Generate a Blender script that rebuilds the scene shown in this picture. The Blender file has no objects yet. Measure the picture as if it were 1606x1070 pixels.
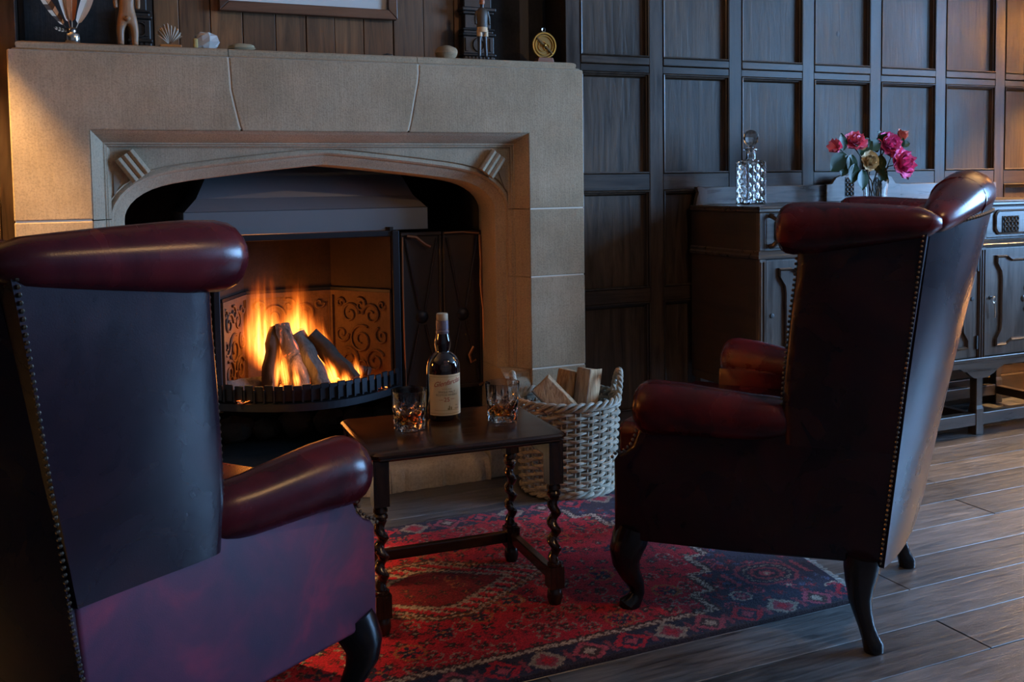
import bpy, bmesh, math, random
import numpy as np
from mathutils import Vector, Matrix
random.seed(7); RNG = np.random.default_rng(7)
PI = math.pi
scn = bpy.context.scene
C = scn.collection

# ---------------------------------------------------------------- camera
CAMH = 1.10
f, cy, yaw, pit, roll = 1550.0, 383.8, .41747, .06228, .01444
fw = Vector((math.sin(yaw)*math.cos(pit), math.cos(yaw)*math.cos(pit), -math.sin(pit)))
rt = Vector((math.cos(yaw), -math.sin(yaw), 0)); dn = fw.cross(rt)
r2 = math.cos(roll)*rt + math.sin(roll)*dn
d2 = -math.sin(roll)*rt + math.cos(roll)*dn
cam = bpy.data.objects.new('camera', bpy.data.cameras.new('camera')); C.objects.link(cam)
M = Matrix(((r2.x, -d2.x, -fw.x, 0), (r2.y, -d2.y, -fw.y, 0), (r2.z, -d2.z, -fw.z, CAMH), (0, 0, 0, 1)))
cam.matrix_world = M
cam.data.sensor_width = 36; cam.data.lens = f/1606*36
cam.data.shift_y = (cy-535)/1606
cam.data.clip_start = .02
scn.camera = cam

# ---------------------------------------------------------------- world, lights, exposure
w = bpy.data.worlds.new('world'); scn.world = w; w.use_nodes = True
w.node_tree.nodes['Background'].inputs[0].default_value = (.32, .52, .9, 1)
w.node_tree.nodes['Background'].inputs[1].default_value = 1.5
vs = scn.view_settings
vs.view_transform = 'Standard'; vs.look = 'None'; vs.gamma = 1; vs.use_curve_mapping = False
vs.exposure = 0.0

def light(name, kind, loc, energy, col, **k):
    d = bpy.data.lights.new(name, kind); d.energy = energy; d.color = col
    for a, b in k.items(): setattr(d, a, b)
    o = bpy.data.objects.new(name, d); o.location = loc; C.objects.link(o)
    return o
# cool daylight entering by the mullioned window in the right-hand wall
day = light('window_daylight', 'AREA', (6.25, .88, 1.72), 780, (.27, .55, 1.0), shape='RECTANGLE', size=2.15, size_y=1.8)
day.rotation_euler = (0, PI/2, 0); day.rotation_euler = Vector((-1, .22, -.14)).to_track_quat('-Z', 'Z').to_euler()
# the fire itself
light('fire_glow', 'POINT', (.72, 3.54, .46), 1.1, (1, .36, .07), shadow_soft_size=.07)
light('fire_glow_back', 'POINT', (.68, 3.73, .56), 2.4, (1, .33, .05), shadow_soft_size=.05)

# ---------------------------------------------------------------- materials
def mat(name):
    m = bpy.data.materials.new(name); m.use_nodes = True
    nt = m.node_tree; b = nt.nodes['Principled BSDF']
    return m, nt, b
def N(nt, t, **k):
    n = nt.nodes.new(t)
    for a, v in k.items():
        if a in n.inputs: n.inputs[a].default_value = v
        else: setattr(n, a, v)
    return n
def coords(nt, scale=(1, 1, 1), kind='Object'):
    tc = N(nt, 'ShaderNodeTexCoord'); mp = N(nt, 'ShaderNodeMapping')
    mp.inputs['Scale'].default_value = scale
    nt.links.new(tc.outputs[kind], mp.inputs['Vector'])
    return mp.outputs[0]
def ramp(nt, fac, stops):
    r = N(nt, 'ShaderNodeValToRGB')
    e = r.color_ramp.elements
    while len(e) < len(stops): e.new(.5)
    for i, (p, c) in enumerate(stops):
        e[i].position = p; e[i].color = (*c, 1) if len(c) == 3 else c
    nt.links.new(fac, r.inputs[0])
    return r.outputs[0]
def noise(nt, vec, scale, detail=4, rough=.55, dist=0):
    n = N(nt, 'ShaderNodeTexNoise'); n.inputs['Scale'].default_value = scale
    n.inputs['Detail'].default_value = detail; n.inputs['Roughness'].default_value = rough
    n.inputs['Distortion'].default_value = dist
    nt.links.new(vec, n.inputs['Vector'])
    return n.outputs['Fac']
def mixc(nt, a, b, fac, mode='MIX'):
    n = N(nt, 'ShaderNodeMix'); n.data_type = 'RGBA'; n.blend_type = mode
    for s, v in ((n.inputs['A'] if False else n.inputs[6], a), (n.inputs[7], b)):
        if hasattr(v, 'links'): nt.links.new(v, s)
        else: s.default_value = (*v, 1)
    if hasattr(fac, 'links'): nt.links.new(fac, n.inputs[0])
    else: n.inputs[0].default_value = fac
    return n.outputs[2]
def bump(nt, b, h, strength=.3, dist=.005):
    n = N(nt, 'ShaderNodeBump'); n.inputs['Strength'].default_value = strength; n.inputs['Distance'].default_value = dist
    nt.links.new(h, n.inputs['Height']); nt.links.new(n.outputs[0], b.inputs['Normal'])
def plain(name, col, rough=.5, metal=0, **k):
    m, nt, b = mat(name)
    b.inputs['Base Color'].default_value = (*col, 1); b.inputs['Roughness'].default_value = rough
    b.inputs['Metallic'].default_value = metal
    for a, v in k.items(): b.inputs[a.replace('_', ' ')].default_value = v
    return m
def wood(name, dark, lite, axis='z', rough=.42, scale=1.0, vary=.25, bmp=.15, patch=0.0, spec=.5):
    m, nt, b = mat(name)
    s = {'x': (1.2, 14, 14), 'y': (14, 1.2, 14), 'z': (14, 14, 1.2)}[axis]
    v = coords(nt, tuple(q*scale for q in s))
    n1 = noise(nt, v, 3.0, 6, .62, .8)
    v2 = coords(nt, (1, 1, 1)); n2 = noise(nt, v2, 2.3, 3, .5)
    col = ramp(nt, n1, [(.3, dark), (.72, lite)])
    oi = N(nt, 'ShaderNodeObjectInfo')
    tone = ramp(nt, oi.outputs['Random'], [(0, (1-vary,)*3), (1, (1+vary,)*3)])
    col = mixc(nt, col, tone, 1.0, 'MULTIPLY')
    blot = ramp(nt, n2, [(.3, (.72, .72, .72)), (.7, (1.12, 1.12, 1.12))])
    col = mixc(nt, col, blot, 1.0, 'MULTIPLY')
    nt.links.new(col, b.inputs['Base Color'])
    rr = N(nt, 'ShaderNodeMapRange'); rr.inputs['To Min'].default_value = rough-.1; rr.inputs['To Max'].default_value = rough+.15
    nt.links.new(n1, rr.inputs['Value'])
    rb = N(nt, 'ShaderNodeMath', operation='MULTIPLY_ADD'); nt.links.new(n2, rb.inputs[0]); rb.inputs[1].default_value = .55*patch; rb.inputs[2].default_value = -.275*patch
    ra = N(nt, 'ShaderNodeMath', operation='ADD'); nt.links.new(rr.outputs[0], ra.inputs[0]); nt.links.new(rb.outputs[0], ra.inputs[1]); nt.links.new(ra.outputs[0], b.inputs['Roughness'])
    b.inputs['Specular IOR Level'].default_value = spec
    bump(nt, b, n1, bmp, .003)
    return m
def stone(name, a, c, rough=.9, grain=1.0, soot=None):
    m, nt, b = mat(name)
    v = coords(nt)
    n1 = noise(nt, v, 5, 4, .6); n2 = noise(nt, v, 170*grain, 3, .7)
    vt = coords(nt, (55, 55, 3.0)); n3 = noise(nt, vt, 3.2, 3, .6)
    col = ramp(nt, n1, [(.3, a), (.7, c)])
    sp = ramp(nt, n2, [(.32, (.62, .62, .62)), (.5, (1, 1, 1)), (.72, (1.28, 1.25, 1.2))])
    col = mixc(nt, col, sp, .55, 'MULTIPLY')
    st = ramp(nt, n3, [(.3, (.86, .86, .86)), (.7, (1.08, 1.08, 1.08))])
    col = mixc(nt, col, st, .6, 'MULTIPLY')
    nt.links.new(col, b.inputs['Base Color']); b.inputs['Roughness'].default_value = rough
    b.inputs['Specular IOR Level'].default_value = .25
    ad = N(nt, 'ShaderNodeMath', operation='ADD'); nt.links.new(n2, ad.inputs[0]); nt.links.new(n3, ad.inputs[1])
    bump(nt, b, ad.outputs[0], .35, .002)
    return m
def leather(name, cols=((.022, .002, .004), (.055, .003, .006), (.115, .0055, .008)), rough=(.24, .29), spec=.38):
    m, nt, b = mat(name)
    v = coords(nt)
    n1 = noise(nt, v, 5.5, 4, .6, .6); n2 = noise(nt, v, 330, 2, .6)
    vo = N(nt, 'ShaderNodeTexVoronoi'); vo.inputs['Scale'].default_value = 420; nt.links.new(v, vo.inputs['Vector'])
    col = ramp(nt, n1, [(.30, cols[0]), (.5, cols[1]), (.72, cols[2])])
    nt.links.new(col, b.inputs['Base Color'])
    rr = ramp(nt, n1, [(.3, (rough[0],)*3), (.7, (rough[1],)*3)])
    nt.links.new(rr, b.inputs['Roughness'])
    b.inputs['Specular IOR Level'].default_value = spec
    b.inputs['Coat Weight'].default_value = .0; b.inputs['Coat Roughness'].default_value = .3
    n4 = noise(nt, v, 9, 2, .5)
    ad = N(nt, 'ShaderNodeMath', operation='MULTIPLY_ADD'); nt.links.new(vo.outputs['Distance'], ad.inputs[0]); ad.inputs[1].default_value = .25; nt.links.new(n4, ad.inputs[2])
    bump(nt, b, ad.outputs[0], .09, .0025)
    return m
def glass(name, col=(1, 1, 1), ior=1.5, rough=0.0):
    return plain(name, col, rough, 0, Transmission_Weight=1.0, IOR=ior)
def emit(name, col, s):
    m, nt, b = mat(name)
    b.inputs['Base Color'].default_value = (0, 0, 0, 1)
    b.inputs['Emission Color'].default_value = (*col, 1); b.inputs['Emission Strength'].default_value = s
    return m

OAK = dict(dark=(.018, .010, .006), lite=(.060, .035, .020), rough=.36, patch=.6, spec=.24)
M_oak_z = wood('dark oak upright grain', axis='z', **OAK)
M_oak_x = wood('dark oak level grain', axis='x', **OAK)
M_oakpanel = wood('dark oak panel', (.022, .013, .007), (.085, .050, .028), 'z', .42, .9, .24, .4, patch=1.0, spec=.2)
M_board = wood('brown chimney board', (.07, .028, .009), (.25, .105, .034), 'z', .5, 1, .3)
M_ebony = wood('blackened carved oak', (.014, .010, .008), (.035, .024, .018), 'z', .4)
M_floor = wood('worn grey oak plank', (.026, .024, .024), (.150, .139, .133), 'x', .33, 1.5, .35, .5)
M_sb_z = wood('sideboard oak upright', (.035, .022, .015), (.105, .070, .048), 'z', .30)
M_sb_x = wood('sideboard oak level', (.035, .022, .015), (.105, .070, .048), 'x', .28)
M_sb_y = wood('sideboard oak end', (.022, .011, .007), (.055, .028, .017), 'y', .45)
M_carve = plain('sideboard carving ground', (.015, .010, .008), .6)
M_mahog = wood('polished table mahogany', (.022, .008, .0045), (.065, .025, .012), 'x', .16, 1, .05, .03)
M_mahog_z = wood('polished leg mahogany', (.018, .007, .004), (.05, .02, .011), 'z', .2, 1, .05, .05)
M_leg = plain('black polished chair leg', (.007, .005, .006), .2)
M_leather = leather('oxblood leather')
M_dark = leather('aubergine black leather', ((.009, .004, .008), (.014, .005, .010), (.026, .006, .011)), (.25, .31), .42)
M_worn_lit = leather('worn scuffed oxblood leather with painted blue light', ((.050, .022, .045), (.09, .024, .050), (.24, .026, .055)), (.5, .6), .3)  # real scuffing, plus blue window light mixed into the base colour
M_nail = plain('aged brass nail', (.19, .155, .12), .34, 1)
M_stone = stone('buff sandstone', (.29, .205, .125), (.40, .295, .19))
M_stone2 = stone('grey moulded sandstone', (.29, .225, .15), (.385, .305, .21))
M_mortar = plain('pale lime mortar', (.62, .55, .44), .95)
M_hearth = stone('worn hearth stone', (.34, .29, .22), (.52, .45, .35), .85, .6)
M_soot = stone('sooty masonry', (.012, .011, .010), (.035, .030, .027), .95, .5)
M_iron = plain('black cast iron', (.028, .028, .032), .45, .85)
M_ironrough = stone('rusty cast iron', (.05, .034, .026), (.12, .075, .05), .6, .6)
M_dooriron = plain('brown black iron door', (.040, .028, .023), .42, .6)
M_hood = plain('brushed blue grey steel hood', (.22, .235, .26), .38, .75)
M_firebrick = stone('heat stained iron lining', (.05, .028, .018), (.11, .058, .034), .7, .6)
M_smoke = stone('smoked iron plate', (.012, .007, .005), (.03, .015, .010), .7, .6)
M_copper = plain('worn copper edge', (.42, .2, .11), .38, 1)
M_plaster = plain('dim plaster', (.30, .28, .25), .95)
M_glassclear = glass('clear cut glass')
M_ceil = plain('cream ceiling plaster', (.42, .39, .34), .95)
M_bark = stone('charred bark', (.02, .015, .012), (.075, .052, .04), .95, .3)
M_splitwood = wood('split firewood', (.22, .10, .04), (.60, .38, .2), 'z', .8, 2.6, .2, .9)
M_ashlog = wood('ash coated log', (.035, .028, .024), (.13, .11, .095), 'z', .9, 2.0, .15, .6)
M_splitgrey = wood('grey weathered bark', (.16, .13, .11), (.38, .33, .28), 'z', .85, 2.0, .15, .6)
M_wicker = wood('bleached wicker', (.24, .195, .14), (.50, .425, .32), 'x', .55, 1.4, .2, .2)
M_frame = wood('brown picture frame', (.07, .025, .012), (.15, .06, .03), 'x', .4)
M_mount = plain('cream picture mount', (.62, .58, .52), .9)
M_brass = plain('old brass', (.62, .36, .09), .3, 1)
M_darkbrass = plain('tarnished brass', (.20, .12, .04), .4, 1)
M_silver = plain('polished silver', (.72, .70, .66), .16, 1)
M_figwood = wood('carved fruitwood', (.20, .09, .04), (.36, .19, .09), 'z', .45, 2)

# ---------------------------------------------------------------- mesh helpers
def tagp(o, label=None, cat=None, group=None, kind=None):
    if label: o['label'] = label
    if cat: o['category'] = cat
    if group: o['group'] = group
    if kind: o['kind'] = kind
    return o
class MB:
    def __init__(s): s.v = []; s.f = []
    def add(s, v, fcs, T=None):
        n = len(s.v)
        s.v += [tuple(T @ Vector(p)) if T else tuple(p) for p in v]
        s.f += [tuple(i+n for i in q) for q in fcs]
        return s
    def box(s, x0, x1, y0, y1, z0, z1, T=None):
        v = [(x, y, z) for z in (z0, z1) for y in (y0, y1) for x in (x0, x1)]
        return s.add(v, [(0, 2, 3, 1), (4, 5, 7, 6), (0, 1, 5, 4), (2, 6, 7, 3), (0, 4, 6, 2), (1, 3, 7, 5)], T)
    def loft(s, rings, closed=True, caps=True, T=None, loop=False):
        n = len(rings[0]); v = [p for r in rings for p in r]; fc = []
        m = len(rings)
        for i in range(m if loop else m-1):
            i2 = (i+1) % m
            for j in range(n if closed else n-1):
                k = (j+1) % n
                fc.append((i*n+j, i*n+k, i2*n+k, i2*n+j))
        if caps and closed and not loop:
            fc.append(tuple(range(n-1, -1, -1))); fc.append(tuple((m-1)*n+j for j in range(n)))
        return s.add(v, fc, T)
    def lathe(s, prof, n=32, T=None, fn=None, caps=True):
        rings = []
        for r, z in prof:
            ring = []
            for j in range(n):
                a = 2*PI*j/n; q = r
                if fn: q = r*fn(a, z)
                ring.append((q*math.cos(a), q*math.sin(a), z))
            rings.append(ring)
        return s.loft(rings, True, caps, T)
    def tube(s, pts, rad, n=8, T=None, caps=True, squash=1.0, up=None, twist=0, loop=False, fn=None):
        pts = [Vector(p) for p in pts]; m = len(pts)
        if not hasattr(rad, '__len__'): rad = [rad]*m
        tang = []
        for i in range(m):
            if loop: a, b = pts[i-1], pts[(i+1) % m]
            else: a, b = pts[max(i-1, 0)], pts[min(i+1, m-1)]
            t = b-a
            tang.append(t.normalized() if t.length > 1e-9 else Vector((0, 0, 1)))
        u = Vector(up) if up else (Vector((0, 0, 1)) if abs(tang[0].z) < .9 else Vector((1, 0, 0)))
        rings = []
        for i in range(m):
            t = tang[i]
            if up: u = Vector(up)
            u = (u - t*u.dot(t)).normalized(); v = t.cross(u)
            ring = []
            for j in range(n):
                a = 2*PI*j/n + twist*i
                q = rad[i]*(fn(a, i/(m-1)) if fn else 1)
                ring.append(tuple(pts[i] + u*math.cos(a)*q + v*math.sin(a)*q*squash))
            rings.append(ring)
        return s.loft(rings, True, caps, T, loop)
    def sphere(s, c, r, nu=10, nv=6, T=None, sc=(1, 1, 1), fn=None):
        rings = []
        for i in range(1, nv):
            ph = PI*i/nv; ring = []
            for j in range(nu):
                a = 2*PI*j/nu
                d = Vector((math.sin(ph)*math.cos(a), math.sin(ph)*math.sin(a), -math.cos(ph)))
                q = r*(fn(d) if fn else 1)
                ring.append((c[0]+d.x*q*sc[0], c[1]+d.y*q*sc[1], c[2]+d.z*q*sc[2]))
            rings.append(ring)
        n0 = len(s.v)
        s.loft(rings, True, False, T)
        qb = fn(Vector((0, 0, -1))) if fn else 1; qt = fn(Vector((0, 0, 1))) if fn else 1
        b = (c[0], c[1], c[2]-r*sc[2]*qb); t = (c[0], c[1], c[2]+r*sc[2]*qt)
        i0 = len(s.v)
        s.v += [tuple(T @ Vector(b)) if T else b, tuple(T @ Vector(t)) if T else t]
        k = n0+(nv-2)*nu
        for j in range(nu):
            s.f.append((n0+(j+1) % nu, n0+j, i0)); s.f.append((k+j, k+(j+1) % nu, i0+1))
        return s
    def prism(s, outline, y0, y1, T=None):
        """outline of (x,z) points extruded from y0 to y1"""
        return s.loft([[(x, y0, z) for x, z in outline], [(x, y1, z) for x, z in outline]], True, True, T)
    def grid(s, fn, nu, nv, T=None):
        v = [fn(i/nu, j/nv) for i in range(nu+1) for j in range(nv+1)]
        fc = [(i*(nv+1)+j, (i+1)*(nv+1)+j, (i+1)*(nv+1)+j+1, i*(nv+1)+j+1) for i in range(nu) for j in range(nv)]
        return s.add(v, fc, T)
    def slab(s, fo, fi, nu, nv, T=None):
        """closed shell between two surfaces"""
        A = [[fo(i/nu, j/nv) for j in range(nv+1)] for i in range(nu+1)]
        B = [[fi(i/nu, j/nv) for j in range(nv+1)] for i in range(nu+1)]
        n = (nu+1)*(nv+1); ix = lambda i, j, k=0: k*n+i*(nv+1)+j
        fc = []
        for i in range(nu):
            for j in range(nv):
                fc.append((ix(i, j), ix(i+1, j), ix(i+1, j+1), ix(i, j+1)))
                fc.append((ix(i, j, 1), ix(i, j+1, 1), ix(i+1, j+1, 1), ix(i+1, j, 1)))
        for i in range(nu):
            fc.append((ix(i, 0), ix(i, 0, 1), ix(i+1, 0, 1), ix(i+1, 0)))
            fc.append((ix(i, nv), ix(i+1, nv), ix(i+1, nv, 1), ix(i, nv, 1)))
        for j in range(nv):
            fc.append((ix(0, j), ix(0, j+1), ix(0, j+1, 1), ix(0, j, 1)))
            fc.append((ix(nu, j), ix(nu, j, 1), ix(nu, j+1, 1), ix(nu, j+1)))
        return s.add([p for r in A for p in r]+[p for r in B for p in r], fc, T)
    def mesh(s, name, bev=0, seg=2, smooth=False, ang=35):
        me = bpy.data.meshes.new(name); me.from_pydata(s.v, [], s.f); me.update()
        bm = bmesh.new(); bm.from_mesh(me)
        bmesh.ops.recalc_face_normals(bm, faces=bm.faces)
        if bev:
            ed = [e for e in bm.edges if len(e.link_faces) == 2 and e.calc_face_angle(0) > math.radians(40)]
            bmesh.ops.bevel(bm, geom=ed, offset=bev, segments=seg, profile=.5, affect='EDGES', clamp_overlap=True)
        if smooth:
            for fa in bm.faces: fa.smooth = True
            lim = math.radians(ang)
            for e in bm.edges:
                if len(e.link_faces) == 2 and e.calc_face_angle(0) > lim: e.smooth = False
        bm.to_mesh(me); bm.free()
        return me
    def build(s, name, m, parent=None, bev=0, seg=2, smooth=False, ang=35, loc=None, world=False, sub=0, kind=None):
        me = s.mesh(name, bev, seg, smooth, ang)
        o = put(name, me, m, parent, loc, world)
        if sub:
            md = o.modifiers.new('subsurf', 'SUBSURF'); md.levels = sub; md.render_levels = sub
        if kind: o['kind'] = kind
        return o
def put(name, me, m, parent=None, loc=None, world=False):
    if m and not me.materials: me.materials.append(m)
    o = bpy.data.objects.new(name, me); C.objects.link(o)
    if parent:
        o.parent = parent
        if world:
            p = parent; off = Vector((0, 0, 0))
            while p: off += p.location; p = p.parent
            o.location = -off
    if loc: o.location = loc
    return o
def thing(name, label, cat, loc=(0, 0, 0), rz=0, group=None, kind=None):
    o = bpy.data.objects.new(name, None); C.objects.link(o)
    o.empty_display_size = .05
    o.location = loc; o.rotation_euler = (0, 0, rz)
    return tagp(o, label, cat, group, kind)
def lerp(a, b, t): return a+(b-a)*t
def interp(x, xs, ys): return float(np.interp(x, xs, ys))
def Tm(loc=(0, 0, 0), rot=(0, 0, 0), sc=(1, 1, 1)):
    from mathutils import Euler
    return Matrix.Translation(loc) @ Euler(rot).to_matrix().to_4x4() @ Matrix.Diagonal((*sc, 1))

YF, YW, YO = 3.337, 3.45, 3.62          # fireplace front, panelling, back of the recess above the mantel
# ================================================================ SETTING
# ---- floor: each plank a part
floor = MB().box(-3.2, 6, -2.6, 4.2, -.08, -.022).build('floor', M_soot)
tagp(floor, 'floor of long worn grey oak planks', None, None, 'structure')
pitch = .164; y = 1.603 - pitch*26; row = 0
plank_cache = {}
while y < YW:
    x = -3.2 - random.random()*1.2
    if abs(y-(1.603)) < .01: cuts = [-1.6, .5, 1.921-0.0001, 4.0, 6.2]
    else:
        cuts = []; x = -3.2
        xx = x + .5 + random.random()*1.5
        while xx < 5.2:
            cuts.append(xx); xx += random.choice((1.5, 1.8, 2.1, 2.3))
        cuts.append(6.0)
    x0 = -3.2
    for xe in cuts:
        xe = min(xe, 6.0)
        y1 = min(y+pitch, YW+.05)
        MB().box(x0+.0008, xe-.0008, y+.0011, y1-.0011, -.022, random.uniform(-.0012, .0006)).build('plank', M_floor, floor, bev=.0011, seg=1)
        x0 = xe
        if x0 >= 6: break
    y += pitch; row += 1

# ---- panelled wall behind
wall = thing('wall_back', 'dark oak wall of square framed panels', None, (0, 0, 0), kind='structure')
FB = (.06, 1.556)                      # opening left for the fireplace body
def wallbox(x0, x1, z0, z1, y0=YW+.03, y1=YW+.12, m=M_oak_z, name='backing', **k):
    return MB().box(x0, x1, y0, y1, z0, z1).build(name, m, wall, **k)
wallbox(-3.2, -.163, 0, 2.7); wallbox(1.784, 6.0, 0, 2.7)
stR = [1.802, 2.180, 2.570, 2.958, 3.342, 3.741, 4.132, 4.53, 4.93, 5.33, 5.73]
stL = [-.172, -.575, -.975, -1.375, -1.775, -2.175, -2.575, -2.975]
RAILS = [(.12, .165), (.608, .665), (1.063, 1.130), (1.535, 1.597), (2.02, 2.085), (2.56, 2.70)]
SW = .032
def panelling(sts, xa, xb):
    for i, xc in enumerate(sts):
        MB().box(xc-SW, xc+SW, YW, YW+.04, .12, 2.7).build('stile', M_oak_z, wall, bev=.002, seg=1)
    ss = sorted(sts)
    for i in range(len(ss)-1):
        xl, xr = ss[i]+SW, ss[i+1]-SW
        for k, (za, zb) in enumerate(RAILS):
            if k == 3:
                MB().box(xl, xr, YW+.001, YW+.04, za, za+.029).build('rail', M_oak_x, wall, bev=.002, seg=1)
                MB().box(xl, xr, YW-.003, YW+.04, za+.031, zb).build('rail', M_oak_x, wall, bev=.003, seg=1)
            else:
                MB().box(xl, xr, YW+.001, YW+.04, za, zb).build('rail', M_oak_x, wall, bev=.002, seg=1)
        for k in range(len(RAILS)-1):
            za, zb = RAILS[k][1], RAILS[k+1][0]
            pn = MB(); i0 = .020
            pn.box(xl+i0-.006, xr-i0+.006, YW+.020, YW+.034, za+.004, zb-i0+.006)
            p = pn.build('panel', M_oakpanel, wall)
            md = MB()
            # scratch moulding on both uprights and the head, plain splay on the sill
            rings = []
            for ins, dep in ((0, .000), (.003, -.004), (.007, -.003), (.009, .004), (.014, .006), (.017, .014), (.021, .0205)):
                bt = min(ins, .008)
                rings.append([(xl+ins, YW+dep, za+bt), (xr-ins, YW+dep, za+bt), (xr-ins, YW+dep, zb-ins), (xl+ins, YW+dep, zb-ins)])
            md.loft(rings, True, False)
            md.build('moulding', M_oak_z, p)
panelling(stR, 1.784, 6); panelling(stL, -3.2, -.163)
# a knot hole in one upper panel
MB().sphere((3.139, YW+.0205, 1.742), .011, 10, 6, sc=(1, .12, 1.2)).build('knot', M_carve, wall, smooth=True)
MB().box(1.784, 6.0, YW-.012, YW+.04, 0, .12).build('baseboard_right', M_oak_x, None, bev=.006)['kind'] = 'structure'
MB().box(-3.2, -.163, YW-.012, YW+.04, 0, .12).build('baseboard_left', M_oak_x, None, bev=.006)['kind'] = 'structure'

# ---- recess above the mantel shelf
om = thing('wall_overmantel', 'brown boarded recess over the mantel shelf between carved pilasters', None, (0, 0, 0), kind='structure')
MB().box(-.14, 1.80, YO+.03, YO+.1, 1.4, 2.7).build('backing', M_ebony, om)
MB().box(1.770, 1.80, YW+.041, YO+.03, 1.5, 2.7).build('return', M_ebony, om)
MB().box(-.163, -.140, YW+.041, YO+.03, 1.5, 2.7).build('return', M_ebony, om)
bx = [-.14, -.02, .11, .20, .277, .36, .465, .575, .69, .80, .905, 1.015, 1.13, 1.25, 1.375, 1.535, 1.64, 1.70, 1.77]
for i in range(len(bx)-1):
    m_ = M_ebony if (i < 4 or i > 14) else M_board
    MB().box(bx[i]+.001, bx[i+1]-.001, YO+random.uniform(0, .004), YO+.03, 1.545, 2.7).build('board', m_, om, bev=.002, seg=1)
MB().box(1.645, 1.69, YO-.012, YO+.01, 1.55, 2.7).build('stile', M_ebony, om, bev=.004)
for (xa, xb) in ((.185, .272), (1.385, 1.530)):
    wd = xb-xa; xm = (xa+xb)/2; yb = YO
    p = MB().box(xa, xb, yb-.055, yb, 1.552, 1.575).build('pilaster', M_ebony, om, bev=.004)
    def bl(x0, x1, dep, z0, z1, nm='block', bev=.004):
        return MB().box(x0, x1, yb-dep, yb, z0, z1).build(nm, M_ebony, p, bev=bev)
    bl(xa+.006, xb-.006, .048, 1.575, 1.590); bl(xa+.003, xb-.003, .056, 1.590, 1.600)
    bl(xa+.008, xb-.008, .045, 1.600, 1.668); bl(xa+.003, xb-.003, .056, 1.668, 1.678)
    bl(xa+.010, xb-.010, .044, 1.678, 1.690); bl(xa+.006, xb-.006, .050, 1.690, 1.697)
    bl(xa+.018, xb-.018, .038, 1.697, 1.752); bl(xa+.008, xb-.008, .048, 1.752, 1.762)
    bl(xa+.002, xb-.002, .058, 1.762, 1.776); bl(xa+.015, xb-.015, .04, 1.776, 2.1)
    # carved ring with beads on the lower block
    rg = MB(); n = 20
    rg.tube([(xm+.022*math.cos(2*PI*k/n), yb-.047, 1.634+.024*math.sin(2*PI*k/n)) for k in range(n)], .0045, 6, loop=True)
    for s in (-1, 1): rg.box(xm+s*(wd/2-.022)-.005, xm+s*(wd/2-.022)+.005, yb-.051, yb-.04, 1.61, 1.66)
    rg.build('carving', M_ebony, p, smooth=True)
    gd = MB()
    k = 0; xg = xa+.012
    while xg < xb-.014:
        gd.box(xg, xg+.009, yb-.053, yb-.045, 1.5765, 1.5885); xg += .0155
    gd.build('carving', M_ebony, p)

# ---- other walls, ceiling, window that the daylight comes through
wl = MB().box(-3.3, -3.2, -2.6, 3.57, 0, 2.7).build('wall_left', M_oakpanel); wl['kind'] = 'structure'
wf = MB().box(-3.3, 6.1, -2.7, -2.6, 0, 2.7).build('wall_front', M_plaster); wf['kind'] = 'structure'
cl = MB().box(-3.3, 6.1, -2.7, 4.3, 2.7, 2.8).build('ceiling', M_ceil); cl['kind'] = 'structure'
wr = thing('wall_right', 'plaster wall around the mullioned window', None, (0, 0, 0), kind='structure')
WY0, WY1, WZ0, WZ1 = -.25, 2.0, .80, 2.62
for a in ((-2.6, WY0, 0, 2.7), (WY1, 3.57, 0, 2.7), (WY0, WY1, 0, WZ0), (WY0, WY1, WZ1, 2.7)):
    MB().box(6.0, 6.1, a[0], a[1], a[2], a[3]).build('wall_face', M_oakpanel, wr)
win = thing('window_1', 'stone mullioned window with clear panes', None, (6.05, 0, WZ0), kind='structure')
m_, nt, b_ = mat('thin window glass')
tr = N(nt, 'ShaderNodeBsdfTransparent'); gl = N(nt, 'ShaderNodeBsdfGlossy'); mx = N(nt, 'ShaderNodeMixShader'); fr = N(nt, 'ShaderNodeFresnel')
gl.inputs['Roughness'].default_value = .02
nt.links.new(fr.outputs[0], mx.inputs[0]); nt.links.new(tr.outputs[0], mx.inputs[1]); nt.links.new(gl.outputs[0], mx.inputs[2])
nt.links.new(mx.outputs[0], nt.nodes['Material Output'].inputs[0])
M_pane = m_
nw = 3
for i in range(nw+1):
    yy = lerp(WY0, WY1, i/nw)
    MB().box(6.02, 6.09, yy-.03, yy+.03, WZ0, WZ1).build('mullion', M_stone2, win, world=True)
for zz in (WZ0, 1.9, WZ1):
    MB().box(6.025, 6.085, WY0, WY1, zz-.025, zz+.025).build('transom', M_stone2, win, world=True)
for i in range(nw):
    for za, zb in ((WZ0, 1.9), (1.9, WZ1)):
        MB().box(6.05, 6.053, lerp(WY0, WY1, i/nw)+.03, lerp(WY0, WY1, (i+1)/nw)-.03, za+.025, zb-.025).build('pane', M_pane, win, world=True)

# ---- lamps that stand outside the picture
def added_sconce(name, label, x, yb, z, energy, col=(1, .62, .24)):
    t = thing(name, label, 'lamp', (x, yb, z)); D = .40
    MB().lathe([(.05, 0), (.055, .006), (.03, .02), (.012, .025)], 20, Tm((0, 0, 0), (PI/2, 0, 0))).build('wall_plate', M_brass, t, smooth=True)
    MB().tube([(0, -.01, 0), (0, -.1, -.04), (0, -.28, .20), (0, -D+.03, .27), (0, -D, .25), (0, -D, .20)], .006, 8).build('arm', M_brass, t, smooth=True)
    sh = MB(); sh.lathe([(.002, .20), (.03, .20), (.068, .06)], 28, Tm((0, -D, 0)), caps=False)
    o = sh.build('lamp_shade', plain('dark metal shade', (.08, .06, .04), .6, .2), t, smooth=True)
    md = o.modifiers.new('solid', 'SOLIDIFY'); md.thickness = .003
    light('added_patch_light', 'POINT', (x, yb-D, z+.16), energy, col, shadow_soft_size=.008)
    return t
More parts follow.
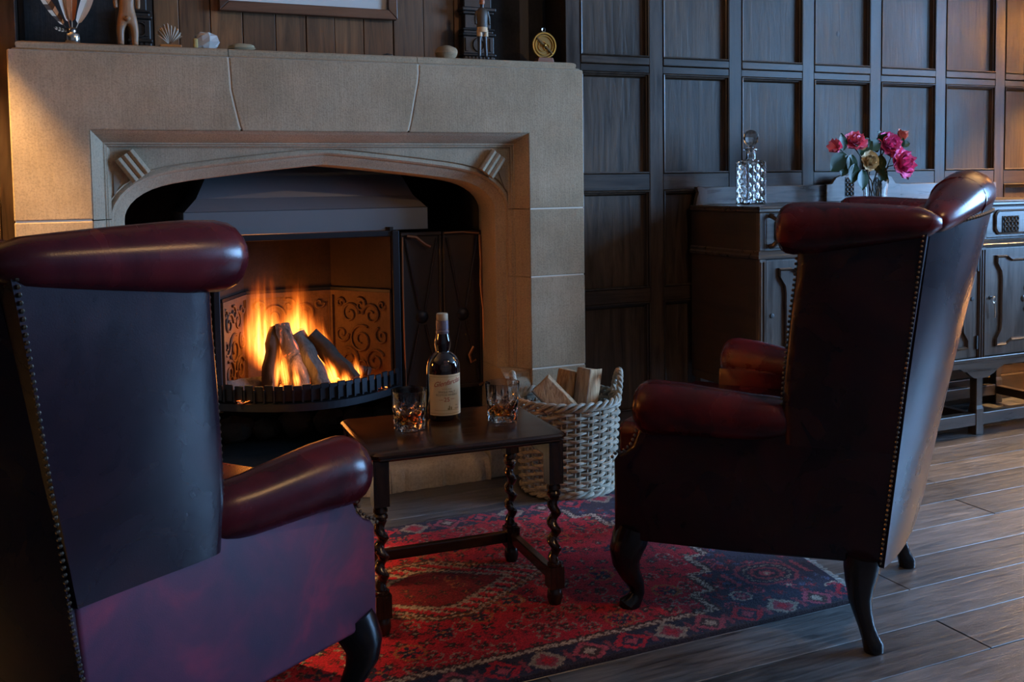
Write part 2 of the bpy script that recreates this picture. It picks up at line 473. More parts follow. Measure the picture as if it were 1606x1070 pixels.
added_sconce('added_wall_lamp', 'added brass wall lamp, its dark metal shade shaping a warm patch left of the fireplace', -.60, YW, 2.06, 430)  # lamp added to throw the slanted warm patch on the stone
def floor_lamp(name, label, loc, bulb, energy, col=(1, .60, .24), soft=.04):
    t = thing(name, label, 'lamp', loc)
    MB().lathe([(.14, 0), (.14, .02), (.03, .04), (.013, .06)], 24).build('base', M_brass, t, smooth=True)
    MB().lathe([(.013, .06), (.013, bulb-.08), (.02, bulb-.07), (.012, bulb-.04)], 12).build('pole', M_brass, t, smooth=True)
    m, nt, b = mat('linen lamp shade'); b.inputs['Base Color'].default_value = (.75, .6, .4, 1); b.inputs['Roughness'].default_value = .9
    tl = N(nt, 'ShaderNodeBsdfTranslucent'); tl.inputs[0].default_value = (.8, .55, .3, 1); ms = N(nt, 'ShaderNodeMixShader'); ms.inputs[0].default_value = .6
    nt.links.new(b.outputs[0], ms.inputs[1]); nt.links.new(tl.outputs[0], ms.inputs[2]); nt.links.new(ms.outputs[0], nt.nodes['Material Output'].inputs[0])
    MB().lathe([(.19, bulb-.13), (.12, bulb+.13)], 28, caps=False).build('lamp_shade', m, t, smooth=True)
    light('lamp_bulb', 'POINT', (loc[0], loc[1], loc[2]+bulb), energy, col, shadow_soft_size=soft)
    return t
floor_lamp('floor_lamp', 'tall brass floor lamp beyond the right end of the sideboard', (4.84, 3.0, 0), 1.85, 480)
floor_lamp('floor_lamp', 'low brass lamp on the floor beyond the right end of the sideboard', (4.62, 3.22, 0), .28, 15)
floor_lamp('floor_lamp', 'brass floor lamp left of the fireplace under the added wall lamp', (-1.25, 3.02, 0), 1.12, 210, (1, .50, .13))

pd = thing('pendant_lamp', 'brass pendant lamp hanging from the ceiling in the middle of the room', 'lamp', (2.1, .45, 2.7))
MB().lathe([(.05, 0), (.05, -.012), (.01, -.02)], 20).build('ceiling_rose', M_brass, pd, smooth=True)
MB().tube([(0, 0, -.015), (0, 0, -.20)], .004, 8).build('rod', M_brass, pd, smooth=True)
MB().lathe([(.012, -.19), (.05, -.20), (.15, -.26)], 28, caps=False).build('lamp_shade', plain('brass dish shade', (.5, .36, .16), .4, .8), pd, smooth=True)
light('pendant_bulb', 'POINT', (2.1, .45, 2.43), 36, (1, .60, .27), shadow_soft_size=.045)

# ================================================================ FIREPLACE
fp = thing('fireplace', 'large buff sandstone fireplace with a carved flat-pointed arch', 'fireplace', (.806, YF, 0))
XL, XR = -.163, 1.784; OL, OR, OT = .058, 1.554, 1.283; ZJ = 1.003
def blk(outline, name='stone_block', m=M_stone, y0=YF, y1=YO, bev=.004, par=None, seg=2):
    return MB().prism(outline, y0, y1).build(name, m, par or fp, bev=bev, seg=seg, world=True)
G = .0018
ZT = 1.522
cL = [(.481, ZT), (.484, 1.47), (.486, 1.418), (.497, 1.36), (.510, 1.30), (.516, OT)]
cR = [(1.130, ZT), (1.130, 1.49), (1.126, 1.457), (1.112, 1.39), (1.098, 1.32), (1.088, OT)]
blk([(XL, ZJ+G), (OL, ZJ+G), (OL, OT), (cL[5][0]-G, OT)] + [(x-G, z) for x, z in cL[:5]][::-1] + [(XL, ZT)])
blk([(cL[5][0]+G, OT), (cR[5][0]-G, OT)] + [(x-G, z) for x, z in cR[:5]][::-1] + [(x+G, z) for x, z in cL[:5]])
blk([(cR[5][0]+G, OT), (OR, OT), (OR, ZJ+G), (XR, ZJ+G), (XR, ZT)] + [(x+G, z) for x, z in cR[:5]])
zs = [ZJ, .748, .40, .12, 0]
for xa, xb in ((XL, OL), (OR, XR)):
    for i in range(len(zs)-1):
        blk([(xa, zs[i+1]+(G if i < 3 else 0)), (xb, zs[i+1]+(G if i < 3 else 0)), (xb, zs[i]-G), (xa, zs[i]-G)])
# mortar body behind the joints
mb = MB()
mb.prism([(XL+.004, 0), (OL-.004, 0), (OL-.004, OT+.006), (OR+.004, OT+.006), (OR+.004, 0), (XR-.004, 0), (XR-.004, ZT), (XL+.004, ZT)], YF+.0022, YF+.10)
mb.build('mortar', M_mortar, fp, world=True)
# mantel shelf: stepped moulding in three lengths
prof = [(0, 1.5225), (.004, 1.527), (.012, 1.529), (.013, 1.532), (.011, 1.538), (.012, 1.545), (.018, 1.5495), (.028, 1.552)]
for a, bb in ((XL, .482), (.484, 1.129), (1.131, XR)):
    rings = []
    for d, z in prof:
        xa = a+(d+.012 if a == XL else 0); xb = bb-(d+.012 if bb == XR else 0)
        rings.append([(xa, YF+d, z), (xb, YF+d, z), (xb, YO, z), (xa, YO, z)])
    MB().loft(rings).build('mantel_shelf', M_stone, fp, world=True, smooth=True, ang=50)
# splayed frame around the opening
FP = [(0, 0), (.002, .003), (.010, .012), (.022, .030), (.034, .050), (.036, .054), (.041, .054), (.043, .060), (.048, .061), (.050, .068), (.056, .072)]
def uframe(zb, top):
    rings = []
    for a, d in FP:
        if top: rings.append([(OL+a, YF+d, zb), (OL+a, YF+d, OT-a), (OR-a, YF+d, OT-a), (OR-a, YF+d, zb)])
    return MB().loft(rings, False, False)
o = uframe(ZJ+.001, True).build('arch_frame', M_stone2, fp, world=True)
for xs, sg in ((OL, 1), (OR, -1)):
    zj = [ZJ-.001, .748, .400]
    for i in range(2):
        rings = [[(xs+sg*a, YF+d, zj[i+1]+.001), (xs+sg*a, YF+d, zj[i]-.001)] for a, d in FP]
        MB().loft(rings, False, False).build('jamb_frame', M_stone2, fp, world=True)
# four-centred arch
XC, HW = .806, .653
half = [(HW, .400), (HW, .60), (HW, .80), (HW, .96), (HW, .995), (.6515, 1.012), (.645, 1.030), (.633, 1.049), (.615, 1.067), (.592, 1.083), (.565, 1.096), (.535, 1.106), (.50, 1.114), (.45, 1.1225), (.36, 1.134), (.26, 1.146), (.16, 1.157), (.07, 1.166), (.02, 1.1705), (0, 1.172)]
def normals(pts):
    out = []
    for i, p in enumerate(pts):
        a = Vector(pts[max(i-1, 0)]); b = Vector(pts[min(i+1, len(pts)-1)])
        t = (b-a).normalized(); out.append(Vector((t.y, -t.x)))
    out[-1] = Vector((0, 1))
    return out
nr = normals(half)
AP = [(.060, .072), (.056, .080), (.050, .076), (.043, .074), (.037, .080), (.035, .088), (.031, .090), (.024, .094), (.013, .106), (.003, .112), (0, .118), (0, .27)]
def archring(sgn, o, d, k0, k1):
    return [(XC+sgn*(half[i][0]+nr[i].x*o), YF+d, half[i][1]+nr[i].y*o) for i in range(k0, k1)]
for sgn in (-1, 1):
    n = len(half)
    MB().loft([archring(sgn, o, d, 4, n) for o, d in AP], False, False).build('arch_moulding', M_stone2, fp, world=True, smooth=True, ang=28)
    MB().loft([archring(sgn, o, d, 0, 5) for o, d in AP], False, False).build('jamb_moulding', M_stone2, fp, world=True, smooth=True, ang=28)
    # spandrel face between frame and arch
    rx = XC+sgn*((OR-OL)/2-.055); rz = OT-.055
    A = archring(sgn, .058, .072, 0, n); B = []
    corner = 9
    for i, (x, yy, z) in enumerate(A):
        if i <= corner: B.append((rx, YF+.072, z if i < 5 else lerp(half[4][1], rz, (i-4)/(corner-4))))
        else: B.append((lerp(rx, XC, (i-corner)/(n-1-corner)), YF+.072, rz))
    A = [(x, yy+.004, z) for x, yy, z in A]
    MB().loft([A, B], False, False).build('spandrel', M_stone2, fp, world=True)
    # carved billet of three rods in the corner, by a darker triangle that paints the shade of a sinking
    cx, cz = XC+sgn*.625, 1.172
    for k in range(3):
        u = (k-1)*.0225
        dx, dz = (.026*-sgn, -.036)                      # rod direction, pointing to the arch
        ox, oz = u*sgn*-.81, u*.59
        T = None
        p0 = (cx+ox-dx, YF+.060, cz+oz-dz); p1 = (cx+ox+dx, YF+.060, cz+oz+dz)
        MB().tube([p0, p1], .0128, 6, up=(0, 1, 0)).build('carved_rod', M_stone2, fp, world=True, bev=.002)
    MB().prism([(cx+sgn*.030, cz-.030), (cx+sgn*.058, cz-.012), (cx+sgn*.058, cz-.100)], YF+.0705, YF+.0735).build('sinking_shade', plain('sandstone in painted shade', (.24, .2, .15), .95), fp, world=True)
    # jamb plinth with splayed stop
    xa, xb = XC+sgn*HW, XC+sgn*(OR-OL)/2
    lo, hi = min(xa, xb), max(xa, xb)
    sx = xb
    rings = []
    for zq, ins, d in ((0, 0, 0), (.345, 0, 0), (.362, .004, .004), (.372, .02, .03), (.386, .03, .055), (.40, .04, .066)):
        rings.append([(xa - sgn*.0, YF+.012+d, zq), (xb-sgn*0, YF+.004+min(d, .012), zq), (xb, YF+.27, zq), (xa, YF+.27, zq)])
    MB().loft(rings).build('plinth', M_stone2, fp, world=True, bev=.003)
# raised hearth and rough kerb stones
ZH = .088
kx = [.158, .62, 1.0, 1.384]
for i in range(3):
    x0, x1 = kx[i]+.001, kx[i+1]-.001
    nu, nv = 22, 6
    rows = []
    prf = [(0, 0), (.0, .03), (.002, .06), (.010, .078), (.022, .086), (.06, .088), (.12, .088)]
    def fo(u, v, x0=x0, x1=x1):
        k = v*(len(prf)-1); d, z = prf[int(round(k))]
        x = lerp(x0, x1, u)
        j = .006*math.sin(x*61)+.005*math.sin(x*143+2)
        ch = .012*max(0, math.sin(x*17+i*2.2)) if 2 <= round(k) <= 4 else 0
        return (x, YF+.004+d+ch+(abs(j) if 0 < u < 1 and round(k) < 5 else 0), z-(.5*ch if round(k) in (3, 4) else 0))
    m2 = MB(); m2.grid(fo, nu, 6); m2.box(x0, x1, YF+.1, YF+.13, 0, .087)
    m2.build('kerb_stone', M_hearth, fp, world=True, smooth=True, ang=40)
MB().box(.158, 1.455, YF+.122, 4.1, -.02, .086).build('hearth_slab', M_soot, fp, world=True)
MB().box(1.386, 1.457, YF+.014, YF+.27, 0, .11).build('plinth_return', M_hearth, fp, world=True, bev=.006)
# sooty chamber
ch = MB()
ch.box(-.1, 1.75, 4.08, 4.16, 0, 2.7); ch.box(-.12, .155, YF+.272, 4.1, 0, 2.7); ch.box(1.457, 1.75, YF+.272, 4.1, 0, 2.7)
ch.build('chimney_lining', M_soot, fp, world=True)
MB().box(.155, 1.457, YO, YO+.03, 1.30, 1.56).build('throat_lintel', M_soot, fp, world=True)
# rubble stones in the dark under the grate
for i in range(9):
    x = .30+i*.125; s = random.uniform(.05, .075)
    MB().sphere((x, 3.98, .088+s*.8), s, 10, 7, sc=(1.15, .7, .8), fn=lambda d: 1+.12*math.sin(7*d.x+3*d.z)+.08*math.sin(9*d.y+i)).build('rubble_stone', M_ironrough, fp, world=True, smooth=True)

# ---- the iron fire: hood, lining, grate, doors
st = thing('fire_insert', 'black iron fire basket under a blue-grey steel hood inside the fireplace', 'grate', (.80, 3.66, .088))
# hood
h0 = 3.625
def hr(x0, x1, ya, yb, z): return [(x0, ya, z), (x1, ya, z), (x1, yb, z), (x0, yb, z)]
MB().loft([hr(.352, 1.254, h0, 4.02, .927), hr(.352, 1.254, h0, 4.02, 1.013)]).build('hood_band', M_hood, st, world=True, bev=.002, seg=1)
MB().loft([hr(.356, 1.250, h0+.004, 4.02, 1.0135), hr(.40, 1.205, h0+.03, 4.02, 1.06), hr(.52, 1.09, h0+.12, 4.02, 1.30), hr(.56, 1.05, h0+.15, 4.02, 1.6)]).build('hood_canopy', M_hood, st, world=True)
# lining: splayed sides and back with a top course
lin = [(.463, 3.607), (.585, 3.85), (.922, 3.85), (1.095, 3.607)]
for i in range(3):
    (xa, ya), (xb, yb) = lin[i], lin[i+1]
    d = Vector((xb-xa, yb-ya)); n = Vector((d.y, -d.x)).normalized()
    if n.y > 0: n = -n                                    # toward the room
    L = d.length; d.normalize()
    def P(s, z, t=0): return (xa+d.x*s+n.x*t, ya+d.y*s+n.y*t, z)
    q = MB(); q.loft([[P(0, .30), P(L, .30), P(L, .30, -.02), P(0, .30, -.02)], [P(0, .69), P(L, .69), P(L, .69, -.02), P(0, .69, -.02)]])
    fbp = q.build('fireback_panel', M_firebrick, st, world=True)
    fr_ = MB()
    for (s0, s1, z0, z1) in ((0, L, .672, .69), (0, L, .335, .35), (.0, .014, .35, .672), (L-.014, L, .35, .672)):
        fr_.loft([[P(s0, z0, .001), P(s1, z0, .001), P(s1, z0, .012), P(s0, z0, .012)], [P(s0, z1, .001), P(s1, z1, .001), P(s1, z1, .012), P(s0, z1, .012)]])
    fr_.build('fireback_border', M_firebrick, fbp)
    for o_ in [fbp.children[-1]]: o_.location = (0, 0, 0)
    # cast scrolls
    sc = MB()
    def spiral(sc0, z0, r0, turns, sg, a0):
        pts = []
        for k in range(26):
            t = k/25; a = a0+sg*turns*2*PI*t; r = r0*(1-.8*t)
            pts.append(P(sc0+r*math.cos(a), z0+r*math.sin(a), .004))
        sc.tube(pts, [.0055*(1-.4*k/25) for k in range(26)], 5)
    for (fs, z0, r0, tn, sg, a0) in ((.18, .52, .035, 1.3, -1, 0), (.84, .52, .035, 1.3, 1, 2), (.5, .40, .035, 1.3, 1, 3), (.16, .64, .022, 1.1, 1, 0), (.85, .64, .022, 1.1, -1, 0), (.32, .60, .045, 1.4, 1, 0), (.68, .60, .045, 1.4, -1, PI), (.5, .50, .06, 1.6, 1, 1), (.30, .42, .05, 1.5, -1, 2), (.72, .42, .05, 1.5, 1, .5), (.5, .635, .03, 1.2, -1, 2)):
        spiral(L*fs, z0, r0*min(1, L/.27), tn, sg, a0)
    sc.build('cast_scroll', M_firebrick, fbp, smooth=True)
    q = MB(); q.loft([[P(0, .69), P(L, .69), P(L, .69, -.02), P(0, .69, -.02)], [P(0, .94), P(L, .94), P(L, .94, -.02), P(0, .94, -.02)]])
    q.build('smoke_plate', M_smoke, st, world=True)
    q = MB(); q.loft([[P(0, .69, -.01), P(L, .69, -.01), P(L, .69, .010), P(0, .69, .010)], [P(0, .702, -.01), P(L, .702, -.01), P(L, .702, .010), P(0, .702, .010)]])
    q.build('ledge', M_iron, st, world=True)
for xa, xb in ((.440, .463), (1.098, 1.126)):
    MB().box(xa, xb, 3.59, 3.625, .30, .927).build('upright', M_iron, st, world=True, bev=.003)
MB().box(.44, 1.126, 3.60, 3.622, .905, .927).build('top_bar', M_iron, st, world=True, bev=.003)
# curved front: tray lip, toothed bars
def arc(t):
    x = lerp(.432, 1.118, t); return (x, 3.60-.165*math.sin(PI*min(1, t*1.0))**.9)
nseg = 30
tray = MB()
rings = []
for k in range(nseg+1):
    x, yy = arc(k/nseg)
    rings.append([(x, yy-.014, .312), (x, yy-.014, .338), (x, yy+.012, .344), (x, yy+.012, .33), (x, 3.84, .33), (x, 3.84, .312)])
tray.loft(rings).build('tray', M_iron, st, world=True)
strip = MB(); rings = []
for k in range(nseg+1):
    x, yy = arc(k/nseg); rings.append([(x, yy+.006, .342), (x, yy+.006, .382), (x, yy+.014, .382), (x, yy+.014, .342)])
strip.loft(rings).build('front_strip', M_iron, st, world=True)
nb = 22
for k in range(nb):
    t = (k+.5)/nb; x, yy = arc(t); x2, y2 = arc(min(1, t+.01))
    a = math.atan2(y2-yy, x2-x)
    bm_ = MB(); bm_.box(-.0155, .0155, -.004, .004, .345, .400+.004*(k % 2), Tm((x, yy+.002, 0), (0, 0, a)))
    tb = bm_.build('tooth', M_iron, st, world=True, bev=.002, seg=1)
    MB().box(-.003, .003, -.010, .0, .343, .388, Tm((x-.0155*math.cos(a), yy-.0155*math.sin(a), 0), (0, 0, a))).build('rib', M_iron, tb)
# hinged iron doors folded flat at the right
def leaf(x0, x1, yl, mirror):
    z0, z1 = .300, .918
    p = MB().box(x0, x1, yl, yl+.006, z0, z1).build('door', M_dooriron, st, world=True, bev=.002, seg=1)
    def cb(ax, bx_, az, bz, m=M_dooriron, t=.008, nm='door_rim'):
        return MB().box(ax, bx_, yl-t, yl+.001, az, bz).build(nm, m, p, bev=.002, seg=1)
    cb(x0, x1, z1-.014, z1); cb(x0, x1, z0, z0+.014); cb(x0, x0+.011, z0+.014, z1-.014); cb(x1-.011, x1, z0+.014, z1-.014)
    xm = (x0+x1)/2; zm = .59
    for sx_ in (-1, 1):
        for (za, zb) in ((zm+.03, z1-.025), (zm-.03, z0+.03)):
            MB().tube([(xm+sx_*.012, yl-.003, za), (xm+sx_*((x1-x0)/2-.018), yl-.003, zb)], .0045, 5).build('strap', M_dooriron, p)
    MB().lathe([(.0, .010), (.014, .009), (.022, .004), (.026, 0)], 18, Tm((xm, yl, zm), (PI/2, 0, 0)), caps=False).build('boss', M_iron, p, smooth=True)
    return p
leaf(1.132, 1.296, 3.600, 0); dr = leaf(1.300, 1.462, 3.597, 1)
MB().box(1.4635, 1.470, 3.588, 3.60, .29, .925).build('edge_strip', M_hood, st, world=True)
# bent copper edging on the doors
def copper(pts, r=.0055, nm='copper_edge'):
    MB().tube(pts, r, 6).build(nm, M_copper, dr, smooth=True)
copper([(1.452, 3.584, .90), (1.455, 3.582, .80), (1.452, 3.581, .70), (1.462, 3.580, .60), (1.462, 3.580, .48), (1.468, 3.58, .36), (1.466, 3.582, .318), (1.440, 3.584, .306)])
copper([(1.305, 3.587, .912), (1.38, 3.585, .914), (1.448, 3.585, .906)], .004)
copper([(1.155, 3.586, .905), (1.19, 3.58, .90), (1.225, 3.575, .872), (1.245, 3.574, .862)], .006)
copper([(1.138, 3.589, .90), (1.136, 3.588, .7), (1.138, 3.588, .5), (1.140, 3.588, .32)], .003)
copper([(1.42, 3.588, .46), (1.40, 3.583, .43), (1.405, 3.58, .40), (1.425, 3.58, .41)], .006)
# ash bed
m, nt, b = mat('glowing embers'); v = coords(nt); n1 = noise(nt, v, 38, 4, .6)
nt.links.new(ramp(nt, n1, [(.4, (.02, .015, .012)), (.6, (.12, .10, .09))]), b.inputs['Base Color'])
e = ramp(nt, n1, [(.52, (0, 0, 0)), (.60, (.9, .12, .01)), (.72, (1, .45, .08))]); nt.links.new(e, b.inputs['Emission Color']); b.inputs['Emission Strength'].default_value = 5
M_ember = m
ash = MB()
ash.grid(lambda u, v: (lerp(.50, 1.05, u), lerp(3.51, 3.80, v), .345+.022*math.sin(PI*u)*math.sin(PI*v)+random.uniform(-.005, .006)), 40, 22)
tagp(ash.build('ember_bed', M_ember, None, smooth=True), 'bed of ash and glowing embers under the burning logs', 'embers', kind='stuff')

# ---- burning logs
def log(name, label, p0, p1, r0, r1, m, group=None, n=12, endm=None, jag=.12, cat='log'):
    p0, p1 = Vector(p0), Vector(p1); t = thing(name, label, cat, p0, 0, group)
    d = p1-p0; k = 9
    ph = random.random()*6
    pts = [d*(i/(k-1)) + Vector((.004*math.sin(i*1.7+ph), .004*math.cos(i*1.3+ph), 0)) for i in range(k)]
    MB().tube(pts, [lerp(r0, r1, i/(k-1))*(1+.05*math.sin(i*2.1+ph)) for i in range(k)], n, fn=lambda a, q: 1+jag*math.sin(3*a+ph)+jag*.6*math.sin(7*a+4*q+ph)).build('bark', m, t, smooth=True, ang=60)
    if endm:
        for c, s, r in ((pts[0], -1, r0), (pts[-1], 1, r1)):
            T = Matrix.Translation(c + d.normalized()*s*.001) @ (d*s).to_track_quat('Z', 'Y').to_matrix().to_4x4()
            MB().lathe([(.001, .002), (r*.85, .0)], 12, T, caps=False).build('cut_end', endm, t)
    return t
g = 'logs burning in the grate'
M_logglow, nt, b = mat('burning log face'); v = coords(nt, (1, 1, .35)); n1 = noise(nt, v, 26, 5, .65, .5)
nt.links.new(ramp(nt, n1, [(.35, (.03, .02, .015)), (.6, (.20, .13, .09))]), b.inputs['Base Color']); b.inputs['Roughness'].default_value = .9
nt.links.new(ramp(nt, n1, [(.56, (0, 0, 0)), (.66, (.8, .10, .01)), (.8, (1, .4, .06))]), b.inputs['Emission Color']); b.inputs['Emission Strength'].default_value = 2.0
bump(nt, b, n1, .6, .01)
log('burning_log', 'black charred log leaning upright at the left of the fire', (.625, 3.60, .362), (.668, 3.68, .575), .030, .026, M_bark, g)
log('burning_log', 'tallest glowing log leaning at the middle of the fire', (.735, 3.56, .360), (.690, 3.67, .590), .036, .028, M_logglow, g)
log('burning_log', 'grey ash-coated log leaning between the flames', (.812, 3.555, .360), (.742, 3.665, .548), .038, .033, M_ashlog, g)
log('burning_log', 'dark log sloping down to the right of the fire', (.935, 3.58, .372), (.800, 3.67, .545), .034, .030, M_bark, g)
log('burning_log', 'short charred log end poking out at the right of the embers', (.925, 3.66, .405), (1.005, 3.62, .392), .017, .018, M_bark, g, endm=M_logglow)
log('burning_log', 'pale split log lying flat at the left of the grate', (.480, 3.62, .372), (.612, 3.66, .378), .030, .028, M_ashlog, g, endm=M_splitwood, n=5)
log('burning_log', 'dark stub standing behind the grey ash-coated log', (.775, 3.70, .36), (.765, 3.70, .565), .026, .014, M_bark, g)

# ---- flames: soft glowing volumes
def flame_mat(name, strength, seed):
    m = bpy.data.materials.new(name); m.use_nodes = True; nt = m.node_tree
    nt.nodes.remove(nt.nodes['Principled BSDF'])
    L = nt.links.new
    tc = N(nt, 'ShaderNodeTexCoord')
    mp = N(nt, 'ShaderNodeMapping'); mp.inputs['Scale'].default_value = (1.5, 1.5, 1.15); mp.inputs['Location'].default_value = (seed, seed*2, -seed)
    L(tc.outputs['Object'], mp.inputs['Vector'])
    nz = N(nt, 'ShaderNodeTexNoise'); nz.inputs['Scale'].default_value = 1.6; nz.inputs['Detail'].default_value = 3
    L(mp.outputs[0], nz.inputs['Vector'])
    sep = N(nt, 'ShaderNodeSeparateXYZ'); L(tc.outputs['Object'], sep.inputs[0])
    def mth(op, a, b=None, c=None):
        n = N(nt, 'ShaderNodeMath', operation=op)
        for i, q in enumerate((a, b, c)):
            if q is None: continue
            if hasattr(q, 'links'): L(q, n.inputs[i])
            else: n.inputs[i].default_value = q
        return n.outputs[0]
    nc = N(nt, 'ShaderNodeSeparateColor'); L(nz.outputs['Color'], nc.inputs[0])
    z = sep.outputs[2]
    wob = mth('MULTIPLY', z, 1.5)
    x = mth('ADD', sep.outputs[0], mth('MULTIPLY', mth('SUBTRACT', nc.outputs[0], .5), wob))
    y = mth('ADD', sep.outputs[1], mth('MULTIPLY', mth('SUBTRACT', nc.outputs[1], .5), wob))
    r = mth('SQRT', mth('ADD', mth('MULTIPLY', x, x), mth('MULTIPLY', y, y)))
    # radius of the tongue along its height
    fc = N(nt, 'ShaderNodeFloatCurve'); L(z, fc.inputs['Value'])
    cv = fc.mapping.curves[0]
    for px, py in ((.12, .55), (.3, .72), (.55, .5), (.8, .25)): cv.points.new(px, py)
    cv.points[0].location = (0, .25); cv.points[-1].location = (1, 0); fc.mapping.update()
    d = mth('SUBTRACT', fc.outputs[0], r)
    # streaks
    mp2 = N(nt, 'ShaderNodeMapping'); mp2.inputs['Scale'].default_value = (5.5, 5.5, 1.3); mp2.inputs['Location'].default_value = (seed*3, 0, seed)
    L(tc.outputs['Object'], mp2.inputs['Vector'])
    n2 = N(nt, 'ShaderNodeTexNoise'); n2.inputs['Scale'].default_value = 1.3; n2.inputs['Detail'].default_value = 4; n2.inputs['Distortion'].default_value = .8
    L(mp2.outputs[0], n2.inputs['Vector'])
    mr = N(nt, 'ShaderNodeMapRange', interpolation_type='SMOOTHSTEP'); L(d, mr.inputs['Value']); mr.inputs['From Max'].default_value = .5
    st_ = N(nt, 'ShaderNodeMapRange', interpolation_type='SMOOTHSTEP'); L(n2.outputs['Fac'], st_.inputs['Value']); st_.inputs['From Min'].default_value = .38; st_.inputs['From Max'].default_value = .66
    den = mth('MULTIPLY', mr.outputs[0], mth('ADD', mth('MULTIPLY', st_.outputs[0], .9), .12))
    fz = N(nt, 'ShaderNodeMapRange', interpolation_type='SMOOTHSTEP'); L(z, fz.inputs['Value']); fz.inputs['From Min'].default_value = 1.0; fz.inputs['From Max'].default_value = .25
    den = mth('MULTIPLY', den, fz.outputs[0])
    col = ramp(nt, den, [(0, (1, .13, .008)), (.25, (1, .22, .02)), (.7, (1, .38, .06)), (1, (1, .55, .14))])
    em = N(nt, 'ShaderNodeEmission'); L(col, em.inputs[0]); L(mth('MULTIPLY', den, strength), em.inputs[1])
    L(em.outputs[0], nt.nodes['Material Output'].inputs['Volume'])
    m.cycles.volume_step_rate = .5
    return m
fire = thing('fire', 'orange flames rising from the burning logs', 'fire', (.72, 3.64, .37))
fl = [(.622, 3.69, .42, .125, .06, .42, 135, 0), (.752, 3.69, .43, .12, .06, .38, 135, 0), (.845, 3.69, .40, .075, .05, .27, 130, -.1),
      (.685, 3.575, .36, .034, .022, .215, 300, -.12), (.722, 3.545, .35, .024, .02, .15, 330, -.15), (.868, 3.575, .355, .045, .03, .16, 330, -.35),
      (.905, 3.56, .352, .05, .03, .09, 360, -.2), (.960, 3.60, .36, .035, .025, .13, 240, -.15), (.645, 3.57, .37, .022, .02, .21, 230, .1), (.70, 3.66, .40, .07, .04, .26, 110, 0)]
for i, (x, yy, z, rx, ry, h, s, lean) in enumerate(fl):
    q = MB(); q.lathe([(.3, 0), (.8, .1), (1.05, .3), (1.05, .6), (.8, .85), (.35, 1.0)], 14)
    o = q.build('flame', flame_mat('flame body', s, i*1.7+.3), fire)
    o.location = Vector((x, yy, z))-fire.location; o.scale = (rx, ry, h); o.rotation_euler = (0, lean, 0)

